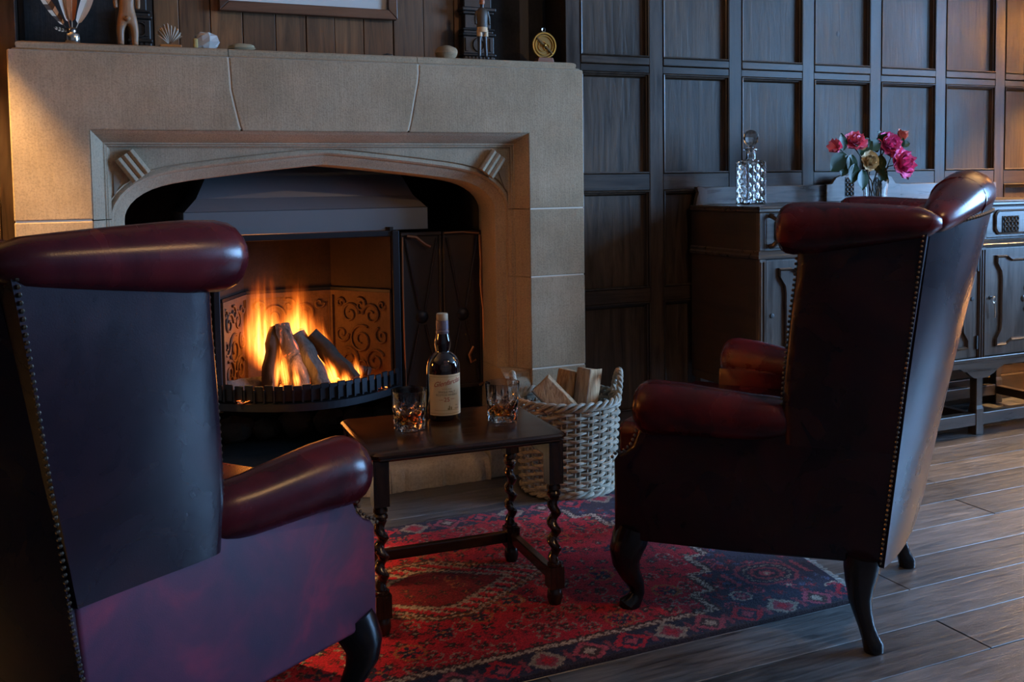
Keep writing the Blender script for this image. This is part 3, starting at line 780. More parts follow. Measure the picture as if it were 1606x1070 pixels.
# ================================================================ ARMCHAIRS
def armchair(name, label, loc, rz, ysc=1.0, wing_front=0.0, wing_rear=0.0, side_mat=None, group='oxblood wing armchairs'):
    t = thing(name, label, 'armchair', loc, rz, group)
    nails = MB()
    def nail_line(pts, step=.0135, r=.0052):
        pts = [Vector(p) for p in pts]; acc = 0
        for a, b in zip(pts[:-1], pts[1:]):
            L = (b-a).length; s = step-acc if acc else 0
            while s < L:
                nails.sphere(tuple(a+(b-a)*(s/L)), r, 6, 4)
                s += step
            acc = L-(s-step)
    def bx_(yv): return .305+.10*yv                       # half width of the body along its depth
    Y = lambda v: v*ysc
    for sg in (-1, 1):
        # ---- outside body panel under arm and wing
        ol = [(-.036, .212), (.30, .196), (.606, .190), (.606, .395), (.596, .410), (.575, .420), (.556, .438), (.545, .462), (.536, .488), (.40, .505), (.19, .505), (-.060, .505)]
        q = MB()
        q.loft([[(sg*bx_(yv), Y(yv), z) for yv, z in ol], [(sg*(bx_(yv)-.055), Y(yv), z) for yv, z in ol]])
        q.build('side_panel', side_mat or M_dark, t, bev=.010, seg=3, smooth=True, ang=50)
        nail_line([(sg*(bx_(yv)+.001), Y(yv)+.004, z+.001) for yv, z in [(.604, .402), (.596, .411), (.575, .421), (.556, .439), (.545, .463), (.538, .486)]], .0125, .0045)
        # ---- wing
        fz = [.49, .56, .65, .78, .88, .94, 1.0]; fy = [v+wing_front for v in (.186, .190, .183, .168, .154, .149, .150)]
        rings = []
        nv = 16
        for j in range(nv+1):
            v = j/nv; z = lerp(.475, 1.0, v)
            yr = lerp(-.060, -.126-wing_rear, (z-.5)/.5); yf = interp(z, fz, fy)
            ro, ri = [], []
            for i in range(11):
                u = i/10; yv = lerp(yr, yf-.024, u)
                zz = z + (.035*(u**2)*(1-v) if v < .3 else 0)*0
                out = bx_(yv)+.022*u*u*(.55+.45*v)+.012*math.sin(PI*u)*math.sin(PI*min(1, v*1.1))+.004+.030*v-.005*max(0, (u-.7)/.3)**2
                if v > .9: out -= .0
                ro.append((sg*out, Y(yv), z)); ri.append((sg*(out-.05), Y(yv), z))
            ce = (ro[-1][0]+ri[-1][0])/2; rad = .025
            cap = [(ce+sg*rad*math.cos(a), Y(yf-.024)+rad*math.sin(a)*1.05, z) for a in np.linspace(0, PI, 8)[1:-1]]
            rings.append(ro+cap+ri[::-1])
        q = MB(); q.loft(rings)
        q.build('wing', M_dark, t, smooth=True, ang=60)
        nail_line([(rings[j][13][0]+sg*0, rings[j][13][1]+.002, rings[j][13][2]) for j in range(1, nv-1)], .0125, .0040)
        nail_line([(sg*(bx_(lerp(-.036, -.126-wing_rear, (z-.212)/.79))+.0035+(.003+.030*(z-.475)/.525 if z > .475 else 0)), Y(lerp(-.036, -.126-wing_rear, (z-.212)/.79))+.008, z) for z in np.linspace(.218, 1.0, 24)], .0115, .0038)
        # ---- rolled top of the wing
        pts, rad = [], []
        y0, y1 = -.150-wing_rear, .160+wing_front
        for i in range(15):
            u = i/14; yv = lerp(y0, y1, u)
            r = lerp(.030, .060, min(1, u*1.2)**.8)*(1 if i > 1 else (.35, .8)[i])
            px = bx_(yv)+.022*u*u+.010
            pts.append((sg*px, Y(yv), lerp(1.000, .986, u))); rad.append(r)
        for k, q_ in ((.35, .96), (.65, .84), (.87, .6), (.97, .3), (1.0, .04)):
            pts.append((sg*(bx_(y1)+.022+.010), Y(y1)+.036*k, .986)); rad.append(.060*q_)
        MB().tube(pts, rad, 20, up=(0, 0, 1), squash=1.05).build('wing_roll', M_leather, t, smooth=True, ang=70)
        # ---- scrolled arm, springing from the front edge of the wing
        pts, rad = [], []
        for i in range(17):
            u = i/16; yv = lerp(.168+wing_front, .498, u)
            r = interp(u, [0, .15, .5, 1], [.044, .053, .060, .069])
            px = bx_(yv)+.004-.050+interp(u, [0, .12, .3, 1], [0, .012, .022, .052])
            z = interp(u, [0, .3, .6, .8, 1], [.528, .528, .535, .540, .540])
            pts.append((sg*px, Y(yv), z)); rad.append(r)
        for k, q_ in ((.3, .975), (.58, .88), (.8, .71), (.94, .46), (.99, .25), (1.0, .04)):
            pts.append((sg*(bx_(.498)+.006), Y(.498)+.048*k, .540)); rad.append(.069*q_)
        MB().tube(pts, rad, 22, up=(0, 0, 1), squash=1.0).build('arm_roll', M_leather, t, smooth=True, ang=70)
        # inside of the arm and facing
        MB().box(.265 if sg > 0 else -.315, .315 if sg > 0 else -.265, Y(.10), Y(.53), .40, .53).build('arm_inner', M_leather, t, bev=.012, seg=2, smooth=True)
        # ---- legs
        pts = [(.0, .0, .215), (.004, .004, .185), (.010, .008, .155), (.010, .008, .125), (.004, .004, .095), (-.004, -.002, .065), (-.006, -.003, .042), (-.002, .0, .024), (.004, .006, .012), (.004, .006, .0)]
        rd = [.046, .047, .043, .035, .027, .0215, .019, .021, .028, .026]
        bx0, by0 = sg*(bx_(.56)-.035), Y(.562)
        ft = [(bx0+sg*(a*1.6), by0+b*1.8+.006, z) for a, b, z in pts]
        MB().tube(ft, rd, 14, up=(0, 1, 0)).build('leg', M_leg, t, smooth=True)
        rpts = [(0, 0, .225), (0, .004, .19), (.001, .006, .155), (.002, .006, .12), (.002, 0, .09), (.002, -.008, .06), (.002, -.016, .035), (.002, -.024, .016), (.002, -.026, .0)]
        rd = [.044, .041, .034, .027, .022, .019, .0195, .024, .022]
        MB().tube([(sg*(.285+a), Y(.012)+b, z) for a, b, z in rpts], rd, 14, up=(0, 1, 0)).build('leg', M_leg, t, smooth=True)
    # ---- outside back
    def yback(z, u):
        e = interp(z, [.2, .65, 1.0, 1.07], [-.036, -.086, -.128-wing_rear, -.135-wing_rear])
        bl = interp(z, [.2, .27, .45, .65, .9, 1.06], [.024, .034, .048, .066, .088, .104])
        return e-bl*(1-abs(u)**2.4)
    def ztop(u): return 1.0+.048*math.cos(u*PI/2)**1.3
    def bo(u, v):
        uu = 2*u-1; z = lerp(.206, ztop(uu), v)
        hw = bx_(yback(z, 1))
        return (uu*hw, Y(yback(z, uu)), z)
    def bi(u, v):
        x, yv, z = bo(u, v); return (x*.97, yv+.035, z)
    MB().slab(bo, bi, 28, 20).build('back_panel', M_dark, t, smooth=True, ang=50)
    # ---- inside back with vertical flutes
    def io(u, v):
        uu = 2*u-1; z = lerp(.47, ztop(uu)+.02, v)
        return (uu*.272, Y(yback(z, uu)*.55+.095-.09*v)+.010*abs(math.sin(uu*PI*3)), z)
    def ii(u, v):
        x, yv, z = io(u, v); return (x, yv-.06, z)
    MB().slab(io, ii, 36, 14).build('inside_back', M_leather, t, smooth=True, ang=50)
    # ---- rolled crest, highest in the middle
    pts, rad = [], []
    for i in range(25):
        uu = -1+2*i/24
        hw = bx_(-.13)+.012
        pts.append((uu*hw, Y(lerp(-.128-wing_rear, -.176-wing_rear, math.cos(uu*PI/2)**1.1)), lerp(.996, 1.060, max(0, math.cos(uu*PI/2))**1.1)))
        rad.append(lerp(.016, .056, max(0, math.cos(uu*PI/2))**.6))
    MB().tube(pts, rad, 18, up=(0, 0, 1), squash=1.15).build('crest_roll', M_leather, t, smooth=True, ang=70)
    # pleat seams over the crest
    for uu in (-.45, .45):
        i = int(round((uu+1)/2*24)); c = Vector(pts[i]); r = rad[i]+.0015
        ring = [(c.x-.004*math.copysign(1, uu), c.y+1.15*r*math.cos(a), c.z+r*math.sin(a)) for a in np.linspace(-.5, PI+.9, 16)]
        MB().tube(ring, .0028, 5).build('seam', M_leather, t, smooth=True)
    nb_ = []
    for i in range(41):
        uu = -1+2*i/40; z = lerp(.992, 1.018, max(0, math.cos(uu*PI/2))**1.1)
        nb_.append((uu*bx_(yback(z, 1)), Y(yback(z, uu))-.003, z))
    nail_line(nb_, .0125, .0058)
    # ---- front rail, seat deck and loose cushion
    def fo(u, v):
        uu = 2*u-1; return (uu*bx_(.58)*.98, Y(.588), lerp(.193, .40, v))
    def fi(u, v):
        x, yv, z = fo(u, v); return (x, yv-.05, z)
    MB().slab(fo, fi, 2, 2).build('front_rail', M_leather, t, bev=.008, smooth=True)
    MB().box(-.27, .27, Y(-.02), Y(.56), .22, .38).build('seat_deck', M_leather, t)
    cu = MB()
    cu.loft([[(sx*lerp(.285, .305, k), Y(yv), z) for sx, yv in ((-1, .06), (1, .06), (1, .62), (-1, .62))] for k, z in ((0, .385), (1, .40), (1, .462), (0, .478))])
    cu.build('seat_cushion', M_leather, t, bev=.018, seg=3, smooth=True, ang=60)
    nails.build('nail_trim', M_nail, t, smooth=True, kind='stuff')
    return t
armchair('wing_armchair', 'oxblood leather wing armchair at the right, standing in front of the sideboard', (1.885, 1.892, 0), math.radians(37))
armchair('wing_armchair', 'oxblood leather wing armchair nearest the camera, in the left foreground', (-.162, 1.851, 0), -.894, 1.02, .03, .03, M_worn_lit)

# ================================================================ RUG
def make_rug():
    nx, ny = 520, 276
    x0, y0 = -.14, 1.928
    X = np.zeros((ny+1, nx+1)); Yy = np.zeros_like(X)
    for j in range(ny+1):
        v = j/ny; xr = 1.838+.16*v**.8; xl = -.14
        X[j] = np.linspace(xl, xr, nx+1)
        Yy[j] = y0+v*1.066 + .006*np.sin(X[j]*2.2)*(.3) + X[j]*.003
    Z = .008+.0006*np.sin(X*40)*np.sin(Yy*53)+RNG.uniform(-.0006, .0006, X.shape)
    edge = np.zeros_like(X, bool); edge[0] = edge[-1] = True; edge[:, 0] = edge[:, -1] = True
    Z[edge] = .001
    verts = np.stack([X, Yy, Z], -1).reshape(-1, 3)
    idx = np.arange((nx+1)*(ny+1)).reshape(ny+1, nx+1)
    quads = np.stack([idx[:-1, :-1], idx[:-1, 1:], idx[1:, 1:], idx[1:, :-1]], -1).reshape(-1, 4)
    me = bpy.data.meshes.new('rug')
    me.vertices.add(len(verts)); me.vertices.foreach_set('co', verts.ravel())
    me.loops.add(quads.size); me.loops.foreach_set('vertex_index', quads.ravel().astype(np.int32))
    me.polygons.add(len(quads)); me.polygons.foreach_set('loop_start', np.arange(0, quads.size, 4, dtype=np.int32))
    me.update(calc_edges=True); me.validate()
    # woven pattern, knot by knot
    px, py = X.ravel(), Yy.ravel()
    jx, jy = px.copy(), py.copy()
    px = jx+.0022*np.sin(jy*310+3*np.sin(jx*47))+RNG.normal(0, .0016, len(jx)); py = jy+.0022*np.sin(jx*270+3*np.sin(jy*53))+RNG.normal(0, .0016, len(jx))
    RED = np.array((.46, .008, .024)); DRED = np.array((.19, .006, .014)); NAVY = np.array((.020, .016, .040)); CREAM = np.array((.55, .43, .33)); BRN = np.array((.055, .022, .018)); PINK = np.array((.42, .06, .09)); ORG = np.array((.35, .11, .035)); BLUE = np.array((.05, .06, .12))
    col = np.tile(RED, (len(px), 1))
    mx, my = .85, 2.478
    a = np.abs(px-mx); bq = np.abs(py-my)
    def h2(i, j, s=0): return np.modf(np.abs(np.sin(i*127.1+j*311.7+s*74.7)*43758.5453))[0]
    # field motifs
    def motifs(cs, r, c1, c2, thr, seed, mask, ox=0.):
        i = np.floor((px+ox)/cs); jj = py+np.where(np.mod(i, 2) > 0, cs*.5, 0); j = np.floor(jj/cs)
        u = (px+ox)/cs-i-.5+ (h2(i, j, seed+5)-.5)*.3; v = jj/cs-j-.5+(h2(i, j, seed+9)-.5)*.3
        an = np.arctan2(v, u); rr = np.sqrt(u*u+v*v)
        pet = r*(.62+.38*np.cos(an*(4+np.floor(h2(i, j, seed+3)*2)*2)+h2(i, j, seed)*6))
        on = (h2(i, j, seed+1) < thr) & mask
        col[(rr < pet) & on] = c1; col[(rr < r*.22) & on] = c2
        ring = (np.abs(rr-r*1.12) < .035) & on & (h2(i, j, seed+2) < .4); col[ring] = c2
    ty = np.floor(np.clip(bq, 0, .449)/.112)                        # 0..3 steps from the middle
    xb = 1.655-.066*ty - mx
    field = (a < xb) & (bq < .444)
    motifs(.058, .37, BRN*.8, CREAM*.55, .92, 1, field); motifs(.041, .27, DRED, BRN, .6, 2, field); motifs(.105, .30, NAVY, ORG, .45, 3, field)
    out = ~field
    col[out] = NAVY
    motifs(.055, .36, DRED, PINK, .75, 4, out); motifs(.038, .3, BLUE*1.4, NAVY, .5, 6, out); motifs(.090, .26, PINK*.8, CREAM*.7, .4, 7, out, .02)
    # cream outline of the stepped field, dotted
    dots = np.mod(np.floor(px/.008)+np.floor(py/.008), 3) > 0
    w_ = .0085
    stepd = np.minimum(np.abs(a-xb), 1)
    ln = (stepd < w_) & (bq < .444)
    for k in range(1, 4): ln |= (np.abs(bq-.112*k) < w_) & (a < 1.655-.066*(k-1)-mx) & (a > 1.655-.066*k-mx-.004)
    ln |= (np.abs(bq-.437) < w_) & (a < 1.655-.066*3-mx)
    ln |= (np.abs(bq-.437) < w_*.8) & (a > 1.655-.066*3-mx) & False
    halo = (np.abs(a-xb) < w_*2.0) & (bq < .444) | (np.abs(bq-.437) < w_*1.9) & (a < 1.46-mx)
    col[halo] = BRN
    col[ln] = CREAM*.85; col[ln & ~dots] = BRN*1.6
    # central medallion: long stepped lozenge with toothed borders
    q = np.floor(bq/.010)*.010
    dm = (a/.345+q/.215)
    dm2 = np.maximum(dm, q/.185*1.0)
    teeth = np.mod(np.floor((px+py*.6)/.011), 2) > 0
    col[dm2 < 1.04] = BRN*1.4
    col[(dm2 < 1.0) & teeth] = CREAM*.75; col[(dm2 < 1.0) & ~teeth] = ORG*.8
    col[dm2 < .93] = BRN; col[dm2 < .90] = RED*1.1
    z2 = (dm2 < .90) & (dm2 > .62); ii_ = np.mod(np.floor(px/.014)+np.floor(py/.012), 4)
    col[z2 & (ii_ == 0)] = CREAM*.8; col[z2 & (ii_ == 1)] = BRN
    col[(dm2 < .66) & (dm2 > .60)] = CREAM*.7; col[dm2 < .60] = BRN; col[dm2 < .57] = DRED*1.1
    motifs(.05, .34, BRN, ORG, .8, 11, dm2 < .5)
    # octagon rosettes in the dark corners
    for cx_, cy_ in ((1.722, 2.172), (1.722, 2.785), (-.02, 2.172), (-.02, 2.785)):
        u, v = np.abs(px-cx_), np.abs(py-cy_); o8 = np.maximum(np.maximum(u/1.0, v/.8), (u+v)/1.35)
        for lim, cc in ((.098, NAVY*1.3), (.090, PINK*.75), (.078, NAVY), (.068, CREAM*.6), (.058, NAVY), (.048, PINK*.7), (.036, NAVY), (.020, PINK*.9), (.009, CREAM*.8)):
            col[o8 < lim] = cc
        tooth = (o8 < .070) & (o8 > .056) & (np.mod(np.floor((px+py)/.009), 2) > 0); col[tooth] = NAVY
        for s in (-1, 1):
            br = (np.abs(px-cx_-s*.118) < .007) & (v < .045); col[br] = PINK*.8
    # outer border with a running blossom
    d_edge = np.minimum(np.minimum(py-1.928-px*.003, 2.996-py), 9)
    bd = (d_edge < .100)
    bdm = bd & (d_edge < .098)
    col[bdm] = NAVY*.9
    i = np.floor(px/.112); u = px/.112-i-.5; v = (d_edge-.050)/.095
    dia = np.abs(u)*1.25+np.abs(v)
    par = np.mod(i, 3)
    for lim, c3 in ((.56, (PINK*.9, RED, CREAM*.55)), (.36, (BRN, NAVY, PINK*.7)), (.2, (CREAM*.7, PINK, RED))):
        for k in range(3): col[bdm & (dia < lim) & (par == k)] = c3[k]
    col[bdm & (np.abs(np.abs(u)-.5) < .06) & (np.abs(v) < .3)] = PINK*.6
    col[(d_edge < .013)] = np.array((.03, .018, .022))
    n = RNG.uniform(.62, 1.3, len(px)); col *= .85*n[:, None]
    # worn patches
    col *= (1+.22*np.sin(px*9.1+np.sin(py*7))*np.sin(py*11.3+1))[:, None]
    ca = me.color_attributes.new('weave', 'FLOAT_COLOR', 'POINT')
    ca.data.foreach_set('color', np.c_[np.clip(col, 0, 1), np.ones(len(col))].astype(np.float32).ravel())
    m, nt, b = mat('knotted wool pile'); at = N(nt, 'ShaderNodeVertexColor'); at.layer_name = 'weave'
    v = coords(nt); n1 = noise(nt, v, 260, 2, .7)
    c2 = mixc(nt, at.outputs[0], ramp(nt, n1, [(.3, (.6, .6, .6)), (.7, (1.35, 1.35, 1.35))]), 1, 'MULTIPLY')
    nt.links.new(c2, b.inputs['Base Color']); b.inputs['Roughness'].default_value = 1; b.inputs['Specular IOR Level'].default_value = .1
    b.inputs['Sheen Weight'].default_value = .08; b.inputs['Sheen Roughness'].default_value = .5
    bump(nt, b, n1, .8, .004)
    rug = thing('oriental_rug', 'red and navy patterned oriental rug under the side table', 'rug', (.85, 2.46, 0))
    put('pile', me, m, rug, world=True)
    fr = MB()
    for j in range(0, 200):
        v = j/199; xr = 1.838+.16*v**.8; yy = y0+v*1.066+.005
        k = random.uniform(.012, .026); dy = random.uniform(-.006, .006)
        fr.tube([(xr-.004, yy, .004), (xr+k*.5, yy+dy*.5, .0045), (xr+k, yy+dy, .002)], .0016, 4)
    fr.build('fringe', plain('cream fringe', (.30, .27, .24), .95), rug, world=True, kind='stuff')
make_rug()

# ================================================================ SIDE TABLE
TZ = .462
tb = thing('side_table', 'small mahogany side table with barley-twist legs on the rug', 'table', (.887, 2.422, .008), math.radians(-3))
tz = TZ-.008
prof = [(.012, -.024), (.006, -.022), (.003, -.018), (.0045, -.014), (.0, -.011), (.0, -.006), (.004, -.001), (.007, 0)]
rings = []
TW, TD = .255, .196
for i_, z in prof:
    c = .018
    W, D = TW-i_, TD-i_
    rings.append([(-W+c, -D, tz+z), (W-c, -D, tz+z), (W, -D+c, tz+z), (W, D-c, tz+z), (W-c, D, tz+z), (-W+c, D, tz+z), (-W, D-c, tz+z), (-W, -D+c, tz+z)])
MB().loft(rings).build('table_top', M_mahog, tb, smooth=True, ang=35)
LX, LY = .228, .158
for sx in (-1, 1):
    MB().box(sx*LX-.010, sx*LX+.010, -LY+.018, LY-.018, tz-.07, tz-.022).build('apron', M_mahog, tb, bev=.002)
    MB().box(sx*LX-.011, sx*LX+.011, -LY+.017, LY-.017, .058, .088).build('stretcher', M_mahog, tb, bev=.003)
MB().box(-LX+.018, LX-.018, LY-.010, LY+.010, tz-.07, tz-.022).build('apron', M_mahog, tb, bev=.002)
MB().box(-LX+.018, LX-.018, LY-.011, LY+.011, .058, .088).build('stretcher', M_mahog, tb, bev=.003)
lg = MB()
lg.box(-.0195, .0195, -.0195, .0195, tz-.135, tz-.022)
lg.lathe([(.010, .125+.2), (.018, .310), (.0185, .304), (.014, .300), (.0185, .294), (.018, .288), (.013, .284)], 16)
tw = []
nz = 60
for k in range(nz+1):
    z = lerp(.285, .108, k/nz); ring = []
    env = math.sin(PI*k/nz)**.35
    for j in range(18):
        a = 2*PI*j/18
        off = .0062*env; ph = 2*PI*3.7*k/nz
        r = .0135
        ring.append((off*math.cos(ph)+r*math.cos(a), off*math.sin(ph)+r*math.sin(a), z))
    tw.append(ring)
lg.loft(tw)
lg.lathe([(.013, .112), (.0185, .108), (.0185, .102), (.015, .100)], 16)
lg.box(-.0195, .0195, -.0195, .0195, .044, .101)
lg.lathe([(.013, .046), (.0175, .040), (.020, .028), (.0205, .016), (.017, .004), (.016, 0)], 16)
lgm = lg.mesh('leg', 0, 2, True, 40)
for sx in (-1, 1):
    for sy in (-1, 1):
        put('leg', lgm, M_mahog_z, tb, (sx*LX, sy*LY, 0))

# ---- bottle
def text_mesh(body, size, shear=0, align='CENTER', spacing=1.0):
    cu = bpy.data.curves.new('lettering', 'FONT'); cu.body = body; cu.size = size; cu.shear = shear; cu.align_x = align; cu.align_y = 'CENTER'
    cu.space_character = spacing; cu.resolution_u = 3
    o = bpy.data.objects.new('lettering', cu); C.objects.link(o)
    dg = bpy.context.evaluated_depsgraph_get(); dg.update()
    me = bpy.data.meshes.new_from_object(o.evaluated_get(dg))
    bpy.data.objects.remove(o)
    return me
BX, BY = .905, 2.515
bt = thing('whisky_bottle', 'dark whisky bottle with a cream label on the side table', 'bottle', (BX, BY, TZ), math.radians(-8))
R_ = .0455
M_bottle = plain('dark sherry-brown glass', (.014, .005, .005), .05, 0, Coat_Weight=.5, Coat_Roughness=.03, Specular_IOR_Level=.7)
MB().lathe([(.03, .003), (.040, 0), (R_, .006), (R_, .134), (.0452, .141), (.0442, .149), (.0420, .157), (.0385, .165), (.0335, .172), (.0270, .178), (.0215, .1815), (.0192, .184), (.0197, .189), (.0215, .197), (.0222, .205), (.0215, .214), (.0190, .225), (.0166, .234), (.0160, .238)], 48).build('bottle_glass', M_bottle, bt, smooth=True, ang=50)
MB().lathe([(.0166, .232), (.0176, .234), (.0172, .241), (.0160, .2425), (.0160, .2435), (.0168, .2445), (.0168, .2685), (.015, .269)], 32).build('capsule', plain('mauve foil capsule', (.26, .21, .25), .35, .6), bt, smooth=True)
MB().lathe([(.0150, .269), (.0158, .2705), (.0158, .285), (.0145, .288), (.004, .2885)], 32).build('cork_cap', plain('tan cork cap', (.46, .36, .24), .6), bt, smooth=True)
LB, LT, LA = .0165, .127, 1.15
def cyl(u, z, r): return (r*math.sin(u/R_), -r*math.cos(u/R_), z)
lw = LA*R_
lab = MB(); lab.grid(lambda u, v: cyl(lerp(-lw, lw, u), lerp(LB, LT, v), R_+.0006), 28, 2)
lo = lab.build('label', plain('cream paper label', (.74, .61, .38), .7), bt, smooth=True)
def wrap(me, cx_, cz_, m, nm, skew=0, par=lo):
    vs_ = np.zeros(len(me.vertices)*3); me.vertices.foreach_get('co', vs_); vs_ = vs_.reshape(-1, 3)
    for i, vv in enumerate(me.vertices): vv.co = cyl(cx_+vs_[i][0], cz_+vs_[i][1]+skew*vs_[i][0], R_+.0011)
    return put(nm, me, m, par)
M_redink = plain('red ink', (.42, .03, .025), .6); M_blackink = plain('dark ink', (.05, .04, .035), .6); M_goldink = plain('gold ink', (.35, .25, .10), .4, .5)
wrap(text_mesh('Glenfarclas', .0195, .38, spacing=.92), .002, .1055, M_redink, 'brand_lettering', .16)
wrap(text_mesh('HIGHLAND', .0052), 0, .0885, M_goldink, 'lettering')
wrap(text_mesh('SINGLE MALT', .0078), 0, .0805, M_blackink, 'lettering')
wrap(text_mesh('SCOTCH WHISKY', .0075), 0, .0725, M_blackink, 'lettering')
wrap(text_mesh('25', .0165), -.001, .0595, M_redink, 'age_lettering')
wrap(text_mesh('AGED', .0042), -.016, .0590, M_redink, 'lettering')
wrap(text_mesh('YEARS', .0042), .015, .0610, M_redink, 'lettering')
wrap(text_mesh('70cl', .0050), .028, .043, M_blackink, 'lettering')
wrap(text_mesh('43%vol', .0050), .028, .035, M_blackink, 'lettering')
ln = MB()
for za, zb, ua, ub in ((LT-.006, LT-.005, -lw+.003, lw-.003), (LB+.005, LB+.006, -lw+.003, lw-.003), (.0308, .0316, -.034, .03)):
    ln.grid(lambda u, v, a=za, b=zb, c=ua, d=ub: cyl(lerp(c, d, u), lerp(a, b, v), R_+.0011), 20, 1)
for s in (-1, 1): ln.grid(lambda u, v: cyl(s*(lw-.003)+.0004*(2*u-1), lerp(LB+.005, LT-.005, v), R_+.0011), 1, 2)
st_ = MB()     # little still-house drawing
for (u0, z0, u1, z1) in ((.004, .032, .007, .043), (.007, .032, .0075, .051), (.009, .032, .013, .040), (.001, .032, .004, .037)):
    ln.grid(lambda u, v: cyl(lerp(u0, u1, u), lerp(z0, z1, v), R_+.0011), 1, 1)
ln.build('printed_rules', M_goldink, lo)
seal = MB(); n = 24
def dome(u, w): # on the shoulder
    z = .1575+w; r = interp(z, [.134, .141, .149, .157, .165, .172, .178], [.0455, .0452, .0442, .0420, .0385, .0335, .0270])+.0004
    return (r*math.sin(u/.043), -r*math.cos(u/.043), z)
seal.tube([dome(.011*math.cos(2*PI*k/n), .010*math.sin(2*PI*k/n)) for k in range(n)], .0008, 5, loop=True)
seal.build('embossed_seal', M_bottle, bt, smooth=True)
for tx, dz in (('EST.', .0035), ('1836', -.0030)):
    me = text_mesh(tx, .0068)
    for vv in me.vertices: vv.co = dome(vv.co.x+.0, dz+vv.co.y)
    put('embossed_lettering', me, plain('painted glass highlight', (.22, .12, .10), .15), bt)  # flat letters; lighter colour paints the glint of embossed glass

# ---- tumblers
def tumbler(label, x, yv, lvl):
    t = thing('whisky_tumbler', label, 'glass', (x, yv, TZ), 0, 'cut-glass tumblers of whisky')
    n = 96
    H = .104
    def rad(z): return lerp(.0405, .0465, z/H)
    rings = []
    zz = [0, .002] + list(np.linspace(.005, .056, 18)) + [.060, .066, .072, .080, .088, .098, .1025, H]
    for z in zz:
        ring = []
        for j in range(n):
            a = 2*PI*j/n; r = rad(z)
            if .003 < z < .058:
                k1 = abs(((8*a/PI+z*54) % 2)-1); k2 = abs(((8*a/PI-z*54) % 2)-1)
                r -= .0034*(1-min(1, min(k1, k2)*1.6))
            elif .058 <= z < .085:
                r -= .0016*max(0, math.cos(16*a))**6*max(0, 1-(z-.058)/.026)
            if z == 0: r -= .004
            ring.append((r*math.cos(a), r*math.sin(a), z))
        rings.append(ring)
    for z in (H, .098, .08, .05, .03, .018, .015):
        r = rad(z)-.0028 if z < H else rad(z)-.002
        if z == .018: r -= .003
        if z == .015: r -= .012
        rings.append([(r*math.cos(2*PI*j/n), r*math.sin(2*PI*j/n), z if z != .015 else .0155) for j in range(n)])
    MB().loft(rings).build('cut_glass', M_glassclear, t, smooth=True, ang=22)
    wk = MB(); pr_ = [(rad(.015)-.0155, .0160), (rad(.018)-.0062, .0186), (rad(.03)-.0032, .030), (rad(lvl)-.0032, lvl), (.002, lvl)]
    wk.lathe(pr_, n).build('whisky', plain('amber whisky', (.95, .34, .05), 0, 0, Transmission_Weight=1.0, IOR=1.35), t, smooth=True, ang=50)
tumbler('cut-glass tumbler of whisky left of the bottle', .784, 2.445, .046)
tumbler('cut-glass tumbler of whisky right of the bottle', 1.038, 2.418, .048)

# ================================================================ LOG BASKET
BK = Vector((1.594, 3.130, 0))
bk = thing('log_basket', 'round bleached wicker basket full of split logs beside the fireplace', 'basket', BK)
BH = .335
def brad(z): return interp(z, [0, .02, .10, .33], [.148, .163, .167, .182])
ns = 24
for k in range(ns):
    a = 2*PI*k/ns
    pr_ = []
    for z in np.linspace(.01, BH+.005, 7):
        r = brad(z)
        pr_.append((r*math.cos(a), r*math.sin(a), z))
    q = MB()
    for off in (-.012, .012):
        q.tube([((brad(p[2]))*math.cos(a+off*4.), (brad(p[2]))*math.sin(a+off*4.), p[2]) for p in pr_], .0036, 6)
    q.build('stake', M_wicker, bk, smooth=True)
rows_ = 23
for i in range(rows_):
    z = .016+i*(BH-.045)/(rows_-1)
    q = MB(); nn = ns*5
    for dz, ph in ((0, 0),):
        pts = []
        for j in range(nn):
            a = 2*PI*j/nn
            wv = math.cos(a*ns/2+PI*(i % 2))
            r = brad(z)+.0078*wv
            pts.append((r*math.cos(a), r*math.sin(a), z+.0025*math.sin(a*ns/2+PI*(i % 2))+.002*math.sin(3*a+i)))
        q.tube(pts, .0062, 6, loop=True, up=(0, 0, 1))
    q.build('weaver', M_wicker, bk, smooth=True)
